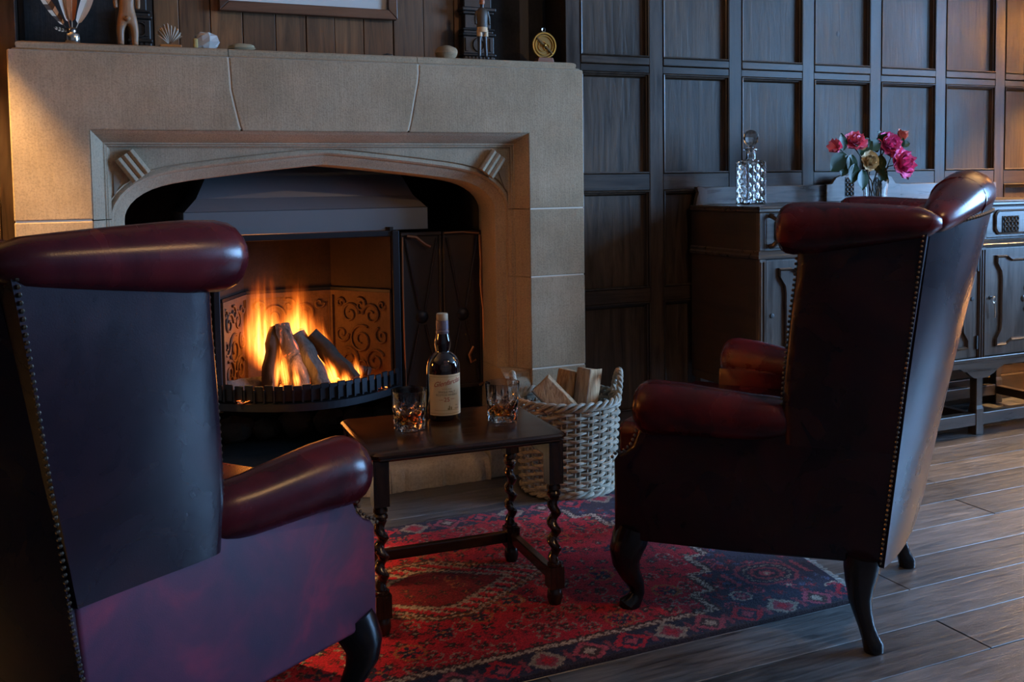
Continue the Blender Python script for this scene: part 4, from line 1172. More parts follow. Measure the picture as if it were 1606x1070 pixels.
# plaited rim
for s in range(3):
    pts = []; nn = 96
    for j in range(nn):
        a = 2*PI*j/nn; ph = a*11+2*PI*s/3
        r = brad(BH)+.001+.008*math.cos(ph); pts.append((r*math.cos(a), r*math.sin(a), BH-.006+.012*math.sin(ph)))
    MB().tube(pts, .0068, 7, loop=True, up=(0, 0, 1)).build('rim_strand', M_wicker, bk, smooth=True)
for s in range(3):
    pts = []; nn = 80
    for j in range(nn):
        a = 2*PI*j/nn; ph = a*9+2*PI*s/3
        r = brad(.012)+.004+.007*math.cos(ph); pts.append((r*math.cos(a), r*math.sin(a), .016+.008*math.sin(ph)))
    MB().tube(pts, .007, 6, loop=True, up=(0, 0, 1)).build('foot_strand', M_wicker, bk, smooth=True)
MB().lathe([(.002, .012), (.155, .012), (.155, .018), (.002, .018)], 24).build('basket_floor', M_wicker, bk)
for ang in (math.radians(158), math.radians(-16)):
    cx_, cy_ = brad(BH)*math.cos(ang), brad(BH)*math.sin(ang)
    tx, ty_ = -math.sin(ang), math.cos(ang)
    hd = None
    for s in range(2):
        pts = []; nn = 60
        for j in range(nn+1):
            u = j/nn; th = lerp(-.35, PI+.35, u)
            lat, up_ = .040*math.cos(th), .078*math.sin(th)
            ph = u*2*PI*7+PI*s
            o1, o2 = .0055*math.cos(ph), .0055*math.sin(ph)
            lr = lat*(1+o1/.05); ur = up_*(1+o1/.08)
            pts.append((cx_+tx*lr+math.cos(ang)*(o2+.012*math.sin(th)), cy_+ty_*lr+math.sin(ang)*(o2+.012*math.sin(th)), BH+.006+ur+.0))
        nm = MB().tube(pts, .0072, 7).build('handle', M_wicker, bk, smooth=True) if s == 0 else MB().tube(pts, .0072, 7).build('handle_strand', M_wicker, hd, smooth=True)
        if s == 0: hd = nm
def split_log(label, base, top, w, d, spin, m1=M_splitwood, m2=M_splitgrey):
    base = (base[0]-.018, base[1]-.035, base[2]); top = (top[0]-.018, top[1]-.035, top[2])
    b0, t0 = Vector(base), Vector(top); ax = t0-b0; L = ax.length
    o = thing('split_log', label, 'log', base, 0, 'split logs in the wicker basket')
    T = ax.to_track_quat('Z', 'Y').to_matrix().to_4x4() @ Matrix.Rotation(spin, 4, 'Z')
    rnd = random.Random(int(w*1e5)+int(base[0]*1e4))
    base_ol = [(-w, -d*.2), (-w*.3, -d*.55), (w*.5, -d*.5), (w, -d*.1), (w*.15, d*.9), (-w*.25, d*.8)]
    rings = []
    for k in range(7):
        z = L*k/6; rings.append([(x*(1+rnd.uniform(-.06, .06)), y_*(1+rnd.uniform(-.06, .06)), z+(rnd.uniform(-.006, .006) if k in (0, 6) else 0)) for x, y_ in base_ol])
    MB().loft(rings, True, True, T).build('heartwood', m1, o, bev=.002, seg=1)
    rings = []
    for k in range(7):
        z = L*k/6+.0005; rings.append([(x*1.03, y_*1.03-.0015, z*.995) for x, y_ in [(-w, -d*.2), (-w*.3, -d*.55), (w*.5, -d*.5), (w, -d*.1)]] + [(x*.98, y_*.98+.0015, z*.995) for x, y_ in [(w, -d*.1), (w*.5, -d*.42), (-w*.3, -d*.47), (-w, -d*.2)]])
    MB().loft(rings, True, True, T).build('bark', m2, o, smooth=False)
split_log('pale split log standing tallest in the wicker basket', (1.640, 3.155, .07), (1.705, 3.175, .425), .042, .060, 2.75)
split_log('orange-sided split log leaning behind the tallest basket log', (1.585, 3.215, .07), (1.668, 3.235, .408), .046, .06, .9)
split_log('grey-barked split log lying low at the left of the basket', (1.665, 3.10, .20), (1.530, 3.215, .378), .052, .06, -.3)

# ================================================================ SIDEBOARD
SX0, SX1, SYF, SYB, SZ = 2.337, 4.11, 2.993, YW-.014, .998
sb = thing('sideboard', 'long oak sideboard on legs with carved doors against the panelled wall', 'sideboard', ((SX0+SX1)/2, SYF+.22, 0))
def sbx(nm, x0, x1, y0, y1, z0, z1, m=M_sb_x, bev=.003, par=None, seg=2):
    return MB().box(x0, x1, y0, y1, z0, z1).build(nm, m, par or sb, bev=bev, seg=seg, world=True)
rings = []
for o_, z in ((.004, SZ-.022), (.0, SZ-.018), (.003, SZ-.010), (.0, SZ-.006), (.003, SZ)):
    rings.append([(SX0-.006+o_, SYF-.010+o_, z), (SX1+.006-o_, SYF-.010+o_, z), (SX1+.006-o_, SYB, z), (SX0-.006+o_, SYB, z)])
MB().loft(rings).build('top', M_sb_x, sb, world=True)
sbx('carcass', SX0, SX1, SYF+.016, SYB, .318, SZ-.022, M_sb_y)
# moulded waist band on front and end
rings = []
for o_, z in ((0, .800), (.008, .803), (.010, .812), (.004, .818), (.006, .828), (0, .833)):
    rings.append([(SX0-o_, SYF-o_, z), (SX1+o_, SYF-o_, z), (SX1+o_, SYB, z), (SX0-o_, SYB, z)])
MB().loft(rings).build('waist_moulding', M_sb_x, sb, world=True)
for xa, xb in ((SX0, SX0+.030), (2.915, 2.955), (3.474, 3.516), (SX1-.030, SX1)):
    p = sbx('upright', xa, xb, SYF-.002, SYF+.02, .318, .80, M_sb_z)
    n = 3 if xb-xa > .035 else 2
    for k in range(n):
        xm = lerp(xa, xb, (k+.5)/n); MB().tube([(xm, SYF-.003, .335), (xm, SYF-.003, .79)], .0045, 6).build('reed', M_sb_z, p, world=True, smooth=True)
    sbx('upright', xa, xb, SYF-.002, SYF+.02, .833, SZ-.022, M_sb_z)
doors = [(2.369, 2.913, 1), (2.957, 3.472, 0), (3.518, 4.078, 1)]
for xa, xb, keyside in doors:
    d = sbx('door', xa, xb, SYF+.002, SYF+.018, .336, .796, M_sb_z)
    # raised panel with shaped corners
    w2, z0, z1 = .012, .375, .765
    px0, px1 = xa+.085, xb-.085
    xm = (px0+px1)/2
    def shaped(ins, dp):
        L = []
        q = .045
        xs0, xs1, a0, a1 = px0+ins, px1-ins, z0+ins, z1-ins
        L += [(xs0-.028, a0), (xs0-.028, a0+.03), (xs0-.004, a0+q+.02), (xs0, a0+q+.05), (xs0, a1-q-.05), (xs0-.004, a1-q-.02), (xs0-.028, a1-.03), (xs0-.028, a1)]
        L += [(xs0+.03, a1), (xs0+.06, a1-.018), (xs1-.06, a1-.018), (xs1-.03, a1), (xs1+.028, a1), (xs1+.028, a1-.03), (xs1+.004, a1-q-.02), (xs1, a1-q-.05), (xs1, a0+q+.05), (xs1+.004, a0+q+.02), (xs1+.028, a0+.03), (xs1+.028, a0)]
        L += [(xs1-.03, a0), (xs1-.06, a0+.018), (xs0+.06, a0+.018), (xs0+.03, a0)]
        return [(x, SYF+dp, z) for x, z in L]
    rg = [shaped(0, .002), shaped(0, -.006), shaped(.005, -.010), shaped(.009, -.004), shaped(.013, .0015)]
    MB().loft(rg, True, False).build('panel_moulding', M_sb_z, d, world=True)
    cv = MB()
    for (u, v) in ((0, .06), (0, -.06), (.05, 0), (-.05, 0), (.035, .045), (-.035, .045), (.035, -.045), (-.035, -.045)):
        cv.sphere((xm+u, SYF+.002, .57+v), .016, 8, 6, sc=(1, .35, 1))
    cv.tube([(xm+.032*math.cos(2*PI*k/16), SYF+.001, .57+.032*math.sin(2*PI*k/16)) for k in range(16)], .004, 5, loop=True)
    cv.build('carved_rosette', M_sb_z, d, world=True, smooth=True)
    kx_ = xa+.030 if keyside else xb-.03
    MB().lathe([(.009, 0), (.009, .003), (.004, .004)], 12, Tm((kx_, SYF+.002, .585), (PI/2, 0, 0))).build('keyhole', M_carve, d, world=True)
    if xa > 3.5:
        ky = MB(); ky.tube([(kx_, SYF+.003, .585), (kx_, SYF-.018, .585)], .003, 6)
        ky.tube([(kx_+.009*math.sin(t), SYF-.018, .577+.012*math.cos(t)) for t in np.linspace(0, 2*PI, 14)[:-1]], .0022, 5, loop=True)
        ky.tube([(kx_+.002, SYF-.018, .568), (kx_+.006, SYF-.016, .545), (kx_+.012, SYF-.014, .515), (kx_+.012, SYF-.012, .500)], .0035, 5)
        ky.build('key', plain('worn silver key', (.6, .56, .5), .3, 1), d, world=True, smooth=True)
    hx = xb-.006 if keyside else xa+.006
    if xa > 2.9 and xa < 3.5: hx = xb-.004
    for zz in (.40, .73): MB().box(hx-.004, hx+.004, SYF-.006, SYF+.004, zz-.028, zz+.028).build('hinge', M_carve, d, world=True)
# drawers
for xa, xb in ((2.371, 2.913), (2.957, 3.472), (3.518, 4.076)):
    d = sbx('drawer', xa, xb, SYF+.002, SYF+.018, .840, .970, M_sb_x)
    xm = (xa+xb)/2
    rg = []
    for ins, dp in ((0, .002), (0, -.004), (.006, -.008), (.010, .002)):
        q = .022
        a, b_, c, e = xa+.045+ins, xb-.045-ins, .852+ins, .958-ins
        rg.append([(x, SYF+dp, z) for x, z in ((a+q, c), (b_-q, c), (b_-q*.4, c+q*.4), (b_, c+q), (b_, e-q), (b_-q*.4, e-q*.4), (b_-q, e), (a+q, e), (a+q*.4, e-q*.4), (a, e-q), (a, c+q), (a+q*.4, c+q*.4))])
    MB().loft(rg, True, False).build('drawer_moulding', M_sb_x, d, world=True)
    cx_ = 3.662 if xa > 3.5 else xm
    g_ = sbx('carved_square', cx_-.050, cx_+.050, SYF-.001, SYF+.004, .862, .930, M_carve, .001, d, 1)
    cv = MB()
    for u in (-.033, -.011, .011, .033):
        for v in (-.022, 0, .022):
            r = .0095; cv.tube([(cx_+u+r*math.cos(2*PI*k/10), SYF-.003, .896+v+r*math.sin(2*PI*k/10)) for k in range(10)], .0026, 4, loop=True)
    cv.build('carved_lattice', M_sb_x, g_, world=True, smooth=True)
# bow bracket handle at the left corner
MB().tube([(2.385, SYF-.002, .965), (2.388, SYF-.018, .960), (2.405, SYF-.030, .945), (2.412, SYF-.034, .908), (2.405, SYF-.030, .870), (2.388, SYF-.018, .852), (2.385, SYF-.002, .848)], [.010, .010, .010, .011, .010, .010, .010], 8, squash=.7).build('bow_handle', M_ebony, sb, world=True, smooth=True)
# bottom rail with shaped apron
sbx('bottom_rail', SX0-.006, SX1+.006, SYF-.010, SYF+.02, .318, .334, M_sb_x)
ap = []
xs_ = list(np.linspace(SX0, SX1, 90))
for x in xs_:
    z = .292
    for c in (SX0+.03, 3.500, SX1-.03):
        dd = abs(x-c)
        if dd < .12: z = min(z, interp(dd, [0, .045, .055, .075, .085, .105, .12], [.245, .245, .258, .262, .276, .278, .292]))
    ap.append((x, z))
MB().loft([[(x, yy, z) for x, z in ap] + [(x, yy, .318) for x, z in ap[::-1]] for yy in (SYF-.004, SYF+.014)]).build('apron', M_sb_x, sb, world=True)
sbx('end_rail', SX0, SX0+.02, SYF+.02, SYB, .285, .318, M_sb_y)
for xm in (SX0+.03, 3.500, SX1-.03):
    for ym in (SYF+.025, SYB-.03):
        MB().loft([[(xm+a*s, ym+b_*s, z) for a, b_ in ((-.022, -.022), (.022, -.022), (.022, .022), (-.022, .022))] for z, s in ((0, 1), (.11, 1), (.125, .8), (.24, .85), (.32, 1))]).build('leg', M_sb_z, sb, world=True, bev=.002, seg=1)
    sbx('stretcher', xm-.018, xm+.018, SYF+.045, SYB-.05, .045, .085, M_sb_y)
sbx('stretcher', SX0+.05, SX1-.05, SYF+.006, SYF+.044, .040, .092, M_sb_x)
sbx('stretcher', SX0+.05, SX1-.05, SYB-.05, SYB-.012, .040, .092, M_sb_x)
# gallery board behind the top, with the carved centre crest
MB().box(SX0+.03, SX1-.03, SYB-.016, SYB, SZ, 1.072).build('gallery', M_sb_x, sb, world=True, bev=.002)
MB().prism([(2.345, SZ), (2.40, SZ), (2.40, 1.06), (2.385, 1.068), (2.365, 1.075), (2.350, 1.072), (2.36, 1.05), (2.352, 1.03)], SYB-.022, SYB-.002).build('gallery_scroll', M_sb_z, sb, world=True)
MB().prism([(3.02, SZ), (3.45, SZ), (3.45, 1.074), (3.42, 1.076), (3.395, 1.104), (3.37, 1.112), (3.10, 1.112), (3.075, 1.104), (3.05, 1.076), (3.02, 1.074)], SYB-.034, SYB-.018).build('gallery_crest', M_sb_x, sb, world=True, bev=.002)
for xm in (3.15, 3.32):
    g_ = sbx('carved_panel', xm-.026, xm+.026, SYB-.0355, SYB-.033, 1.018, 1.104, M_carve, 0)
    cv = MB()
    for v in (-.03, -.01, .01, .03):
        for s in (-1, 1): cv.tube([(xm+s*.011+.009*math.cos(2*PI*k/10), SYB-.037, 1.061+v+.009*math.sin(2*PI*k/10)) for k in range(10)], .0022, 4, loop=True)
    cv.build('carved_lattice', M_sb_x, g_, world=True, smooth=True)

# ---- decanter
dc = thing('decanter', 'square cut-crystal decanter with faceted ball stopper on the sideboard', 'decanter', (2.524, 3.285, SZ), math.radians(-3))
hs = .0445
def sqr(s, z, cut=0, c=.008, n=22):
    P = []
    for e in range(4):
        for k in range(n):
            u = -1+2*k/n
            x, yv = u*s, -s
            dpt = 0
            if cut and abs(u) < .86:
                k1 = abs(((u*s*100+z*100) % 3.8)/3.8-.5)*2; k2 = abs(((u*s*100-z*100) % 3.8)/3.8-.5)*2
                dpt = .0048*(1-min(k1, k2))
            if k == 0: x = -s+c
            yv += dpt
            if k == 0 and c: P.append((*([(-s, -s+c), (s-c, -s), (s, s-c), (-s+c, s)][e]), z))
            a = e*PI/2
            P.append((x*math.cos(a)-yv*math.sin(a), x*math.sin(a)+yv*math.cos(a), z))
    return P
rings = [sqr(hs-.004, 0), sqr(hs, .003)]
for z in np.linspace(.008, .165, 46): rings.append(sqr(hs, z, 1))
rings += [sqr(hs, .171), sqr(hs-.003, .176), sqr(hs-.016, .181)]
# shoulder to round neck
nn_ = len(rings[0])
def circ(r, z):
    out = []
    for p in rings[0]:
        a = math.atan2(p[1], p[0]); out.append((r*math.cos(a), r*math.sin(a), z))
    return out
rings += [circ(.022, .186), circ(.0205, .194), circ(.021, .212), circ(.023, .218), circ(.029, .221), circ(.029, .225), circ(.021, .229), circ(.017, .229)]
rings += [circ(.015, .19), circ(.024, .174), circ(.031, .164), circ(.031, .024), circ(.022, .020)]
MB().loft(rings).build('body', M_glassclear, dc, smooth=True, ang=18)
MB().lathe([(.010, .205), (.014, .230), (.016, .234), (.010, .238), (.016, .243), (.026, .254), (.0300, .270), (.027, .286), (.017, .298), (.006, .302)], 30, fn=lambda a, z: 1+(.06*abs(math.cos(5*a)) if z > .24 else 0)).build('stopper', M_glassclear, dc, smooth=True, ang=18)

# ---- vase and camellias
VX, VY = 3.152, 3.25
vz = thing('flower_vase', 'clear glass vase of stems on the sideboard', 'vase', (VX, VY, SZ))
MB().lathe([(.040, 0), (.046, .003), (.048, .012), (.050, .05), (.056, .090), (.0565, .093), (.054, .093), (.048, .05), (.045, .012), (.02, .010)], 32).build('vase_glass', M_glassclear, vz, smooth=True, ang=50)
M_pink, nt, b = mat('pink petal'); oi = N(nt, 'ShaderNodeObjectInfo'); v = coords(nt); n1 = noise(nt, v, 30, 3)
nt.links.new(ramp(nt, n1, [(.3, (.80, .06, .28)), (.7, (.95, .24, .46))]), b.inputs['Base Color']); b.inputs['Roughness'].default_value = .55
b.inputs['Subsurface Weight'].default_value = .15; b.inputs['Subsurface Radius'].default_value = (.01, .004, .004)
M_coral = plain('coral pink petal', (.92, .20, .32), .55); M_cream = plain('cream petal', (.62, .46, .26), .6); M_bud = plain('pale bud', (.85, .33, .25), .6)
M_leaf = plain('glossy dark leaf', (.012, .034, .008), .38, 0, Specular_IOR_Level=.25); M_stem = plain('brown stem', (.09, .07, .03), .6)
def petal(r, wdt, cup, ruff=0, seed=0):
    rn = random.Random(seed)
    p1, p2 = rn.uniform(0, 6), rn.uniform(0, 6)
    def fn(u, v):
        s = v*r; wv = wdt*math.sin(PI*min(1, .12+v*.80))**.6
        x = (2*u-1)*wv
        z = cup*(v**1.5)*r - .22*cup*x*x/max(wdt, 1e-4)*-1 + ruff*r*v*v*math.sin(u*6+p1)*.12
        yv = s*(1-.25*cup*v)
        if v > .9: yv -= .10*r*abs(2*u-1)**2 + .05*r*math.sin(u*9+p2)*ruff
        return (x, yv, z)
    q = MB(); q.grid(fn, 6, 6); return q
def bloom(label, c, r, facing, m, layers, stemtop=None, leaves=(), group='camellias in the glass vase', ruff=1.0):
    c = Vector(c); c.x += (c.y-3.25); t = thing('camellia', label, 'flower', (VX, VY, SZ+.012), 0, group)
    L0 = c-t.location
    Rm = Vector(facing).normalized().to_track_quat('Z', 'Y').to_matrix().to_4x4()
    T = Matrix.Translation(L0) @ Rm
    hd = None; seed = int(abs(c.x)*1e4)
    for li, (n, rr, cup, tilt, zo) in enumerate(layers):
        for k in range(n):
            a = 2*PI*(k+.5*(li % 2))/n + random.uniform(-.12, .12)
            pm = petal(r*rr, r*rr*.52, cup, ruff, seed+li*20+k)
            TT = T @ Matrix.Translation((0, 0, zo*r)) @ Matrix.Rotation(a, 4, 'Z') @ Matrix.Rotation(tilt+random.uniform(-.1, .1), 4, 'X')
            qq = MB(); qq.add(pm.v, pm.f, TT)
            o = qq.build('petal', m, t, smooth=True, ang=180)
    st0 = Vector((random.uniform(-.02, .02), random.uniform(-.02, .02), 0.004))
    back = L0 - Vector(facing).normalized()*r*.25
    mid = Vector((lerp(st0.x, back.x, .25), lerp(st0.y, back.y, .25), .09))
    MB().tube([st0, st0.lerp(mid, .6)+Vector((0, 0, .02)), mid, mid.lerp(back, .5)+Vector((0, 0, .02)), back], .0028, 6).build('stem', M_stem, t, smooth=True)
    for (p, d, ln_) in leaves: leaf_at(t, Vector((p[0]+p[1]-3.25, p[1], p[2]))-t.location, Vector(d), ln_)
    return t
def leaf_at(t, p, d, ln_, w_=.36):
    d = d.normalized(); nrm = Vector((0, -1, .35)); nrm = (nrm-d*nrm.dot(d)).normalized(); s = d.cross(nrm)
    def fn(u, v):
        wd = ln_*w_*math.sin(PI*min(1, .03+v*.97))**.75*(1.12-.3*v)
        x = (2*u-1)
        q = p+d*(v*ln_)+s*(x*wd)+nrm*(-.10*ln_*v*v*1.5+.10*ln_*abs(x)*.5-.01)
        return tuple(q)
    MB().grid(fn, 4, 8).build('leaf', M_leaf, t, smooth=True, ang=180)
big = [(8, 1.0, .25, .05, -.05), (8, .86, .45, .35, .0), (7, .66, .6, .7, .05), (6, .45, .7, 1.0, .10), (4, .28, .7, 1.25, .14)]
bloom('largest bright pink camellia, lowest at the right of the vase', (3.290, 3.19, 1.158), .078, (.25, -1, .15), M_pink, big, leaves=[((3.20, 3.20, 1.14), (-.3, -.2, -.9), .06)])
bloom('pink camellia with open petals above the largest bloom', (3.222, 3.22, 1.237), .066, (-.15, -.9, .45), M_pink, big, leaves=[((3.205, 3.23, 1.27), (-.6, -.2, .5), .045), ((3.19, 3.22, 1.20), (-.2, -.4, -.8), .07)])
bloom('coral pink camellia at the left of the bouquet', (3.034, 3.22, 1.246), .060, (-.25, -.6, .75), M_coral, big[:4]+[(4, .28, .7, 1.25, .14)], leaves=[((2.985, 3.20, 1.215), (-.1, -.1, 1), .072), ((3.07, 3.21, 1.20), (.5, -.2, .5), .08), ((3.03, 3.2, 1.20), (-.2, -.3, -1), .085)])
bloom('small cream camellia at the front of the bouquet', (3.105, 3.16, 1.168), .052, (-.1, -1, .1), M_cream, [(6, 1.0, .4, .2, 0), (6, .8, .55, .55, .05), (5, .5, .7, .95, .1), (3, .3, .7, 1.2, .15)], leaves=[((3.11, 3.20, 1.235), (-.5, -.1, .15), .085), ((3.12, 3.20, 1.225), (.7, -.1, .35), .075), ((3.09, 3.18, 1.135), (-.05, -.2, -1), .085), ((3.05, 3.19, 1.16), (-.3, -.2, -1), .085)], ruff=.6)
bud_l = [(4, 1.0, .9, 1.15, 0), (3, .8, .9, 1.3, .05)]
bloom('pale pink closed bud highest at the right of the bouquet', (3.297, 3.24, 1.262), .040, (.1, -.2, 1), M_bud, bud_l, leaves=[((3.295, 3.23, 1.245), (.7, -.2, .1), .05), ((3.29, 3.23, 1.22), (.1, -.3, .6), .05)])
bloom('red bud at the far left of the bouquet', (2.955, 3.22, 1.222), .048, (-.9, -.3, .35), M_coral, bud_l, leaves=[((2.985, 3.20, 1.20), (-.85, -.2, -.75), .10), ((3.01, 3.20, 1.195), (-.45, -.2, -.9), .095), ((3.0, 3.21, 1.20), (-.9, 0, -.2), .05)])
bloom('dark leafy camellia sprig at the centre of the bouquet', (3.155, 3.27, 1.21), .018, (0, -.3, 1), M_leaf, [(4, 1.0, .9, 1.2, 0)], leaves=[((3.15, 3.24, 1.20), (.2, -.4, -.9), .10), ((3.16, 3.23, 1.23), (.3, -.3, .5), .07), ((3.13, 3.24, 1.17), (.8, -.4, -.5), .09), ((3.17, 3.25, 1.16), (.5, -.4, -.9), .08), ((3.14, 3.24, 1.24), (-.6, -.2, .3), .06), ((3.18, 3.22, 1.13), (.3, -.5, -.6), .06)])

# ================================================================ PICTURE AND MANTEL ORNAMENTS
pc = thing('framed_picture', 'wide brown wooden picture frame with cream mount above the mantel shelf', 'picture', (.815, YO-.02, 1.715))
fx0, fx1, fz0, fz1 = .492, 1.138, 1.715, 2.18
def fpr(x0, x1, z0, z1):
    return MB().box(x0, x1, YO-.030, YO-.004, z0, z1)
MB().prism([(fx0, fz0), (fx1, fz0), (fx1-.036, fz0+.036), (fx0+.036, fz0+.036)], YO-.032, YO-.003).build('frame_rail', M_frame, pc, world=True, bev=.003)
MB().prism([(fx0, fz1), (fx1, fz1), (fx1-.036, fz1-.036), (fx0+.036, fz1-.036)], YO-.032, YO-.003).build('frame_rail', M_frame, pc, world=True, bev=.003)
for s, xe in ((1, fx0), (-1, fx1)):
    MB().prism([(xe, fz0), (xe+s*.036, fz0+.036), (xe+s*.036, fz1-.036), (xe, fz1)], YO-.032, YO-.003).build('frame_stile', M_frame, pc, world=True, bev=.003)
MB().box(fx0+.033, fx1-.033, YO-.016, YO-.006, fz0+.033, fz1-.033).build('mount', M_mount, pc, world=True)
MB().box(fx0+.12, fx1-.12, YO-.0175, YO-.0155, fz0+.12, fz1-.10).build('picture_sheet', plain('faded print', (.40, .37, .32), .9), pc, world=True)
ZS = 1.552
YM = YF+.07
# silver vase with feathers
sv = thing('silver_vase', 'small silver bud vase holding feathers on the left end of the mantel', 'vase', (.020, YM, ZS))
MB().lathe([(.020, 0), (.0225, .003), (.0225, .028), (.021, .032), (.012, .037), (.0115, .046), (.0145, .050), (.013, .051), (.010, .045), (.01, .04)], 28).build('silver_body', M_silver, sv, smooth=True, ang=40)
def feather(label, base, tip, wd, m1, m2, bars, curve):
    b0, t0 = Vector(base), Vector(tip)
    t = thing('feather', label, 'feather', base, 0, 'feathers in the silver vase')
    ax = t0-b0; s = ax.cross(Vector((0, 1, 0))).normalized()
    n = 18
    shaft = [ax*(k/n)+s*curve*math.sin(PI*k/n) for k in range(n+1)]
    MB().tube(shaft, [.0016*(1-.7*k/n) for k in range(n+1)], 5).build('quill', m2, t, smooth=True)
    for k in range(3, n):
        w1 = wd*math.sin(PI*min(1, .10+.9*(k-3)/(n-3)))**.6
        w0 = wd*math.sin(PI*min(1, .10+.9*(k+1-3)/(n-3)))**.6
        q = MB()
        for sg in (-1, 1):
            a, b_ = shaft[k], shaft[k+1] if k < n else shaft[k]
            dr_ = ax.normalized()*wd*.55
            q.add([a, b_, b_+s*sg*w0+dr_+Vector((0, -.004, 0)), a+s*sg*w1+dr_*.9+Vector((0, -.004, 0))], [(0, 1, 2, 3)])
        q.build('vane', (m1 if (k//2) % 2 or not bars else m2), t)
M_fc = plain('pale feather', (.52, .42, .30), .9); M_fb = plain('dark feather bar', (.06, .035, .02), .9); M_fw = plain('ivory feather', (.62, .52, .42), .9); M_fo = plain('rust feather', (.35, .12, .04), .9)
feather('barred pheasant feather leaning left in the silver vase', (.014, YM, 1.585), (-.085, YM-.005, 1.745), .013, M_fc, M_fb, True, .004)
feather('broad ivory feather leaning right in the silver vase', (.024, YM, 1.588), (.085, YM+.005, 1.765), .017, M_fw, M_fc, False, -.006)
feather('rust brown feather upright in the silver vase', (.020, YM+.004, 1.588), (.030, YM+.01, 1.80), .016, M_fo, M_fc, False, .003)
feather('pale grey feather leaning slightly left in the silver vase', (.017, YM+.006, 1.588), (-.030, YM+.012, 1.79), .013, M_fw, M_fo, False, -.003)
feather('short feather poking out low at the left of the silver vase', (.012, YM-.004, 1.590), (-.030, YM-.01, 1.600), .006, M_fc, M_fb, True, .001)
# skinned little statues
def skinned(name, verts, edges, radii, m, parent, sub=2):
    me = bpy.data.meshes.new(name); me.from_pydata(verts, edges, []); me.update()
    o = put(name, me, m, parent)
    md = o.modifiers.new('skin', 'SKIN'); md.use_smooth_shade = True
    if not me.skin_vertices: me.skin_vertices.new() if hasattr(me.skin_vertices, 'new') else None
    for i, sv_ in enumerate(me.skin_vertices[0].data):
        r = radii[i]; sv_.radius = r if isinstance(r, tuple) else (r, r)
    me.skin_vertices[0].data[0].use_root = True
    ss = o.modifiers.new('sub', 'SUBSURF'); ss.levels = sub; ss.render_levels = sub
    return o
fg = thing('wooden_figure', 'carved wooden standing figure on the mantel near the silver vase', 'figurine', (.182, YM+.01, ZS))
V = [(0, 0, .095), (0, 0, .115), (0, 0, .145), (0, 0, .175), (0, 0, .200), (0, 0, .212), (0, 0, .232),
     (-.018, 0, .078), (-.022, 0, .045), (-.021, 0, .012), (-.022, -.008, .004),
     (.018, 0, .078), (.022, 0, .045), (.021, 0, .012), (.022, -.008, .004),
     (-.026, 0, .186), (-.034, 0, .15), (-.033, -.006, .12), (.026, 0, .186), (.034, 0, .15), (.033, -.006, .12)]
Ed = [(0, 1), (1, 2), (2, 3), (3, 4), (4, 5), (5, 6), (0, 7), (7, 8), (8, 9), (9, 10), (0, 11), (11, 12), (12, 13), (13, 14), (3, 15), (15, 16), (16, 17), (3, 18), (18, 19), (19, 20)]
Rr = [(.026, .018), (.025, .017), (.023, .016), (.027, .017), .011, .010, (.016, .018), .0155, .0125, .0105, .0105, .0155, .0125, .0105, .0105, .010, .008, .007, .010, .008, .007]
skinned('body', V, Ed, Rr, M_figwood, fg)
MB().sphere((0, -.017, .088), .009, 10, 8, sc=(1.2, .8, 1)).build('belly_boss', M_figwood, fg, smooth=True)
# scallop shell on a stand
sh = thing('scallop_shell', 'ribbed scallop shell upright on an orange wooden block on the mantel', 'shell', (.310, YM, ZS))
MB().box(-.034, .034, -.015, .015, 0, .011).build('block', plain('orange varnished block', (.42, .14, .03), .4), sh, bev=.003)
def shl(u, v):
    a = lerp(-1.05, 1.05, u); rr = (.008+.060*v)*(1+.05*math.cos(u*9*2*PI)*v)*(1-.12*abs(2*u-1)**3)
    return (rr*math.sin(a)*.72-.002, -.012*math.sin(PI*v)*math.cos(a)-.003*math.cos(u*9*2*PI)*v, .011+rr*math.cos(a)*(.98 if u < .5 else .9))
MB().slab(shl, lambda u, v: (shl(u, v)[0], shl(u, v)[1]+.004, shl(u, v)[2]), 54, 10).build('shell', plain('grey brown shell', (.36, .26, .18), .6), sh, smooth=True, ang=60)
# crystal and stones
def rock(name, label, loc, r, sc, m, seed, nu=14, nv=10, amp=.18, flat=False, cat='rock'):
    rn = random.Random(seed); ks = [(Vector((rn.uniform(-1, 1), rn.uniform(-1, 1), rn.uniform(-1, 1))).normalized(), rn.uniform(2, 5), rn.uniform(0, 6)) for _ in range(5)]
    t = thing(name, label, cat, loc)
    fn = lambda d: 1+amp*sum(math.sin(k*d.dot(ax)*2+p) for ax, k, p in ks)/2.5
    mb_ = MB().sphere((0, 0, r*sc[2]*.82), r, nu, nv, sc=sc, fn=fn)
    mb_.v = [(x, y_, max(z, 0)) for x, y_, z in mb_.v]
    mb_.build('stone', m, t, smooth=not flat, ang=50)
    return t
M_crys = plain('milky crystal', (.50, .49, .46), .35, 0, Subsurface_Weight=.1)
ck = rock('quartz_crystal', 'faceted white quartz lump on the mantel beside the shell', (.424, YM, ZS), .034, (1.15, .8, .92), M_crys, 5, 9, 6, .20, True, 'crystal')
MB().box(-.044, -.030, -.018, -.004, 0, .034).build('yellow_matrix', plain('yellow matrix stone', (.46, .30, .09), .7), ck, bev=.004)
rock('flat_stone', 'flat yellowish stone lying at the mantel joint', (.535, YM-.01, ZS), .030, (1.5, .7, .42), plain('ochre stone', (.30, .24, .14), .9), 11)
rock('small_dark_stone', 'tiny dark twig-like scrap on the mantel below the picture', (1.045, YM+.02, ZS), .012, (1.6, .8, .7), M_ebony, 3)
rock('brown_stone', 'rounded brown stone on the mantel left of the figurine', (1.262, YM, ZS), .042, (1.0, .7, .66), stone('brown pitted stone', (.20, .13, .07), (.36, .25, .15), .9, .3), 8, amp=.13)
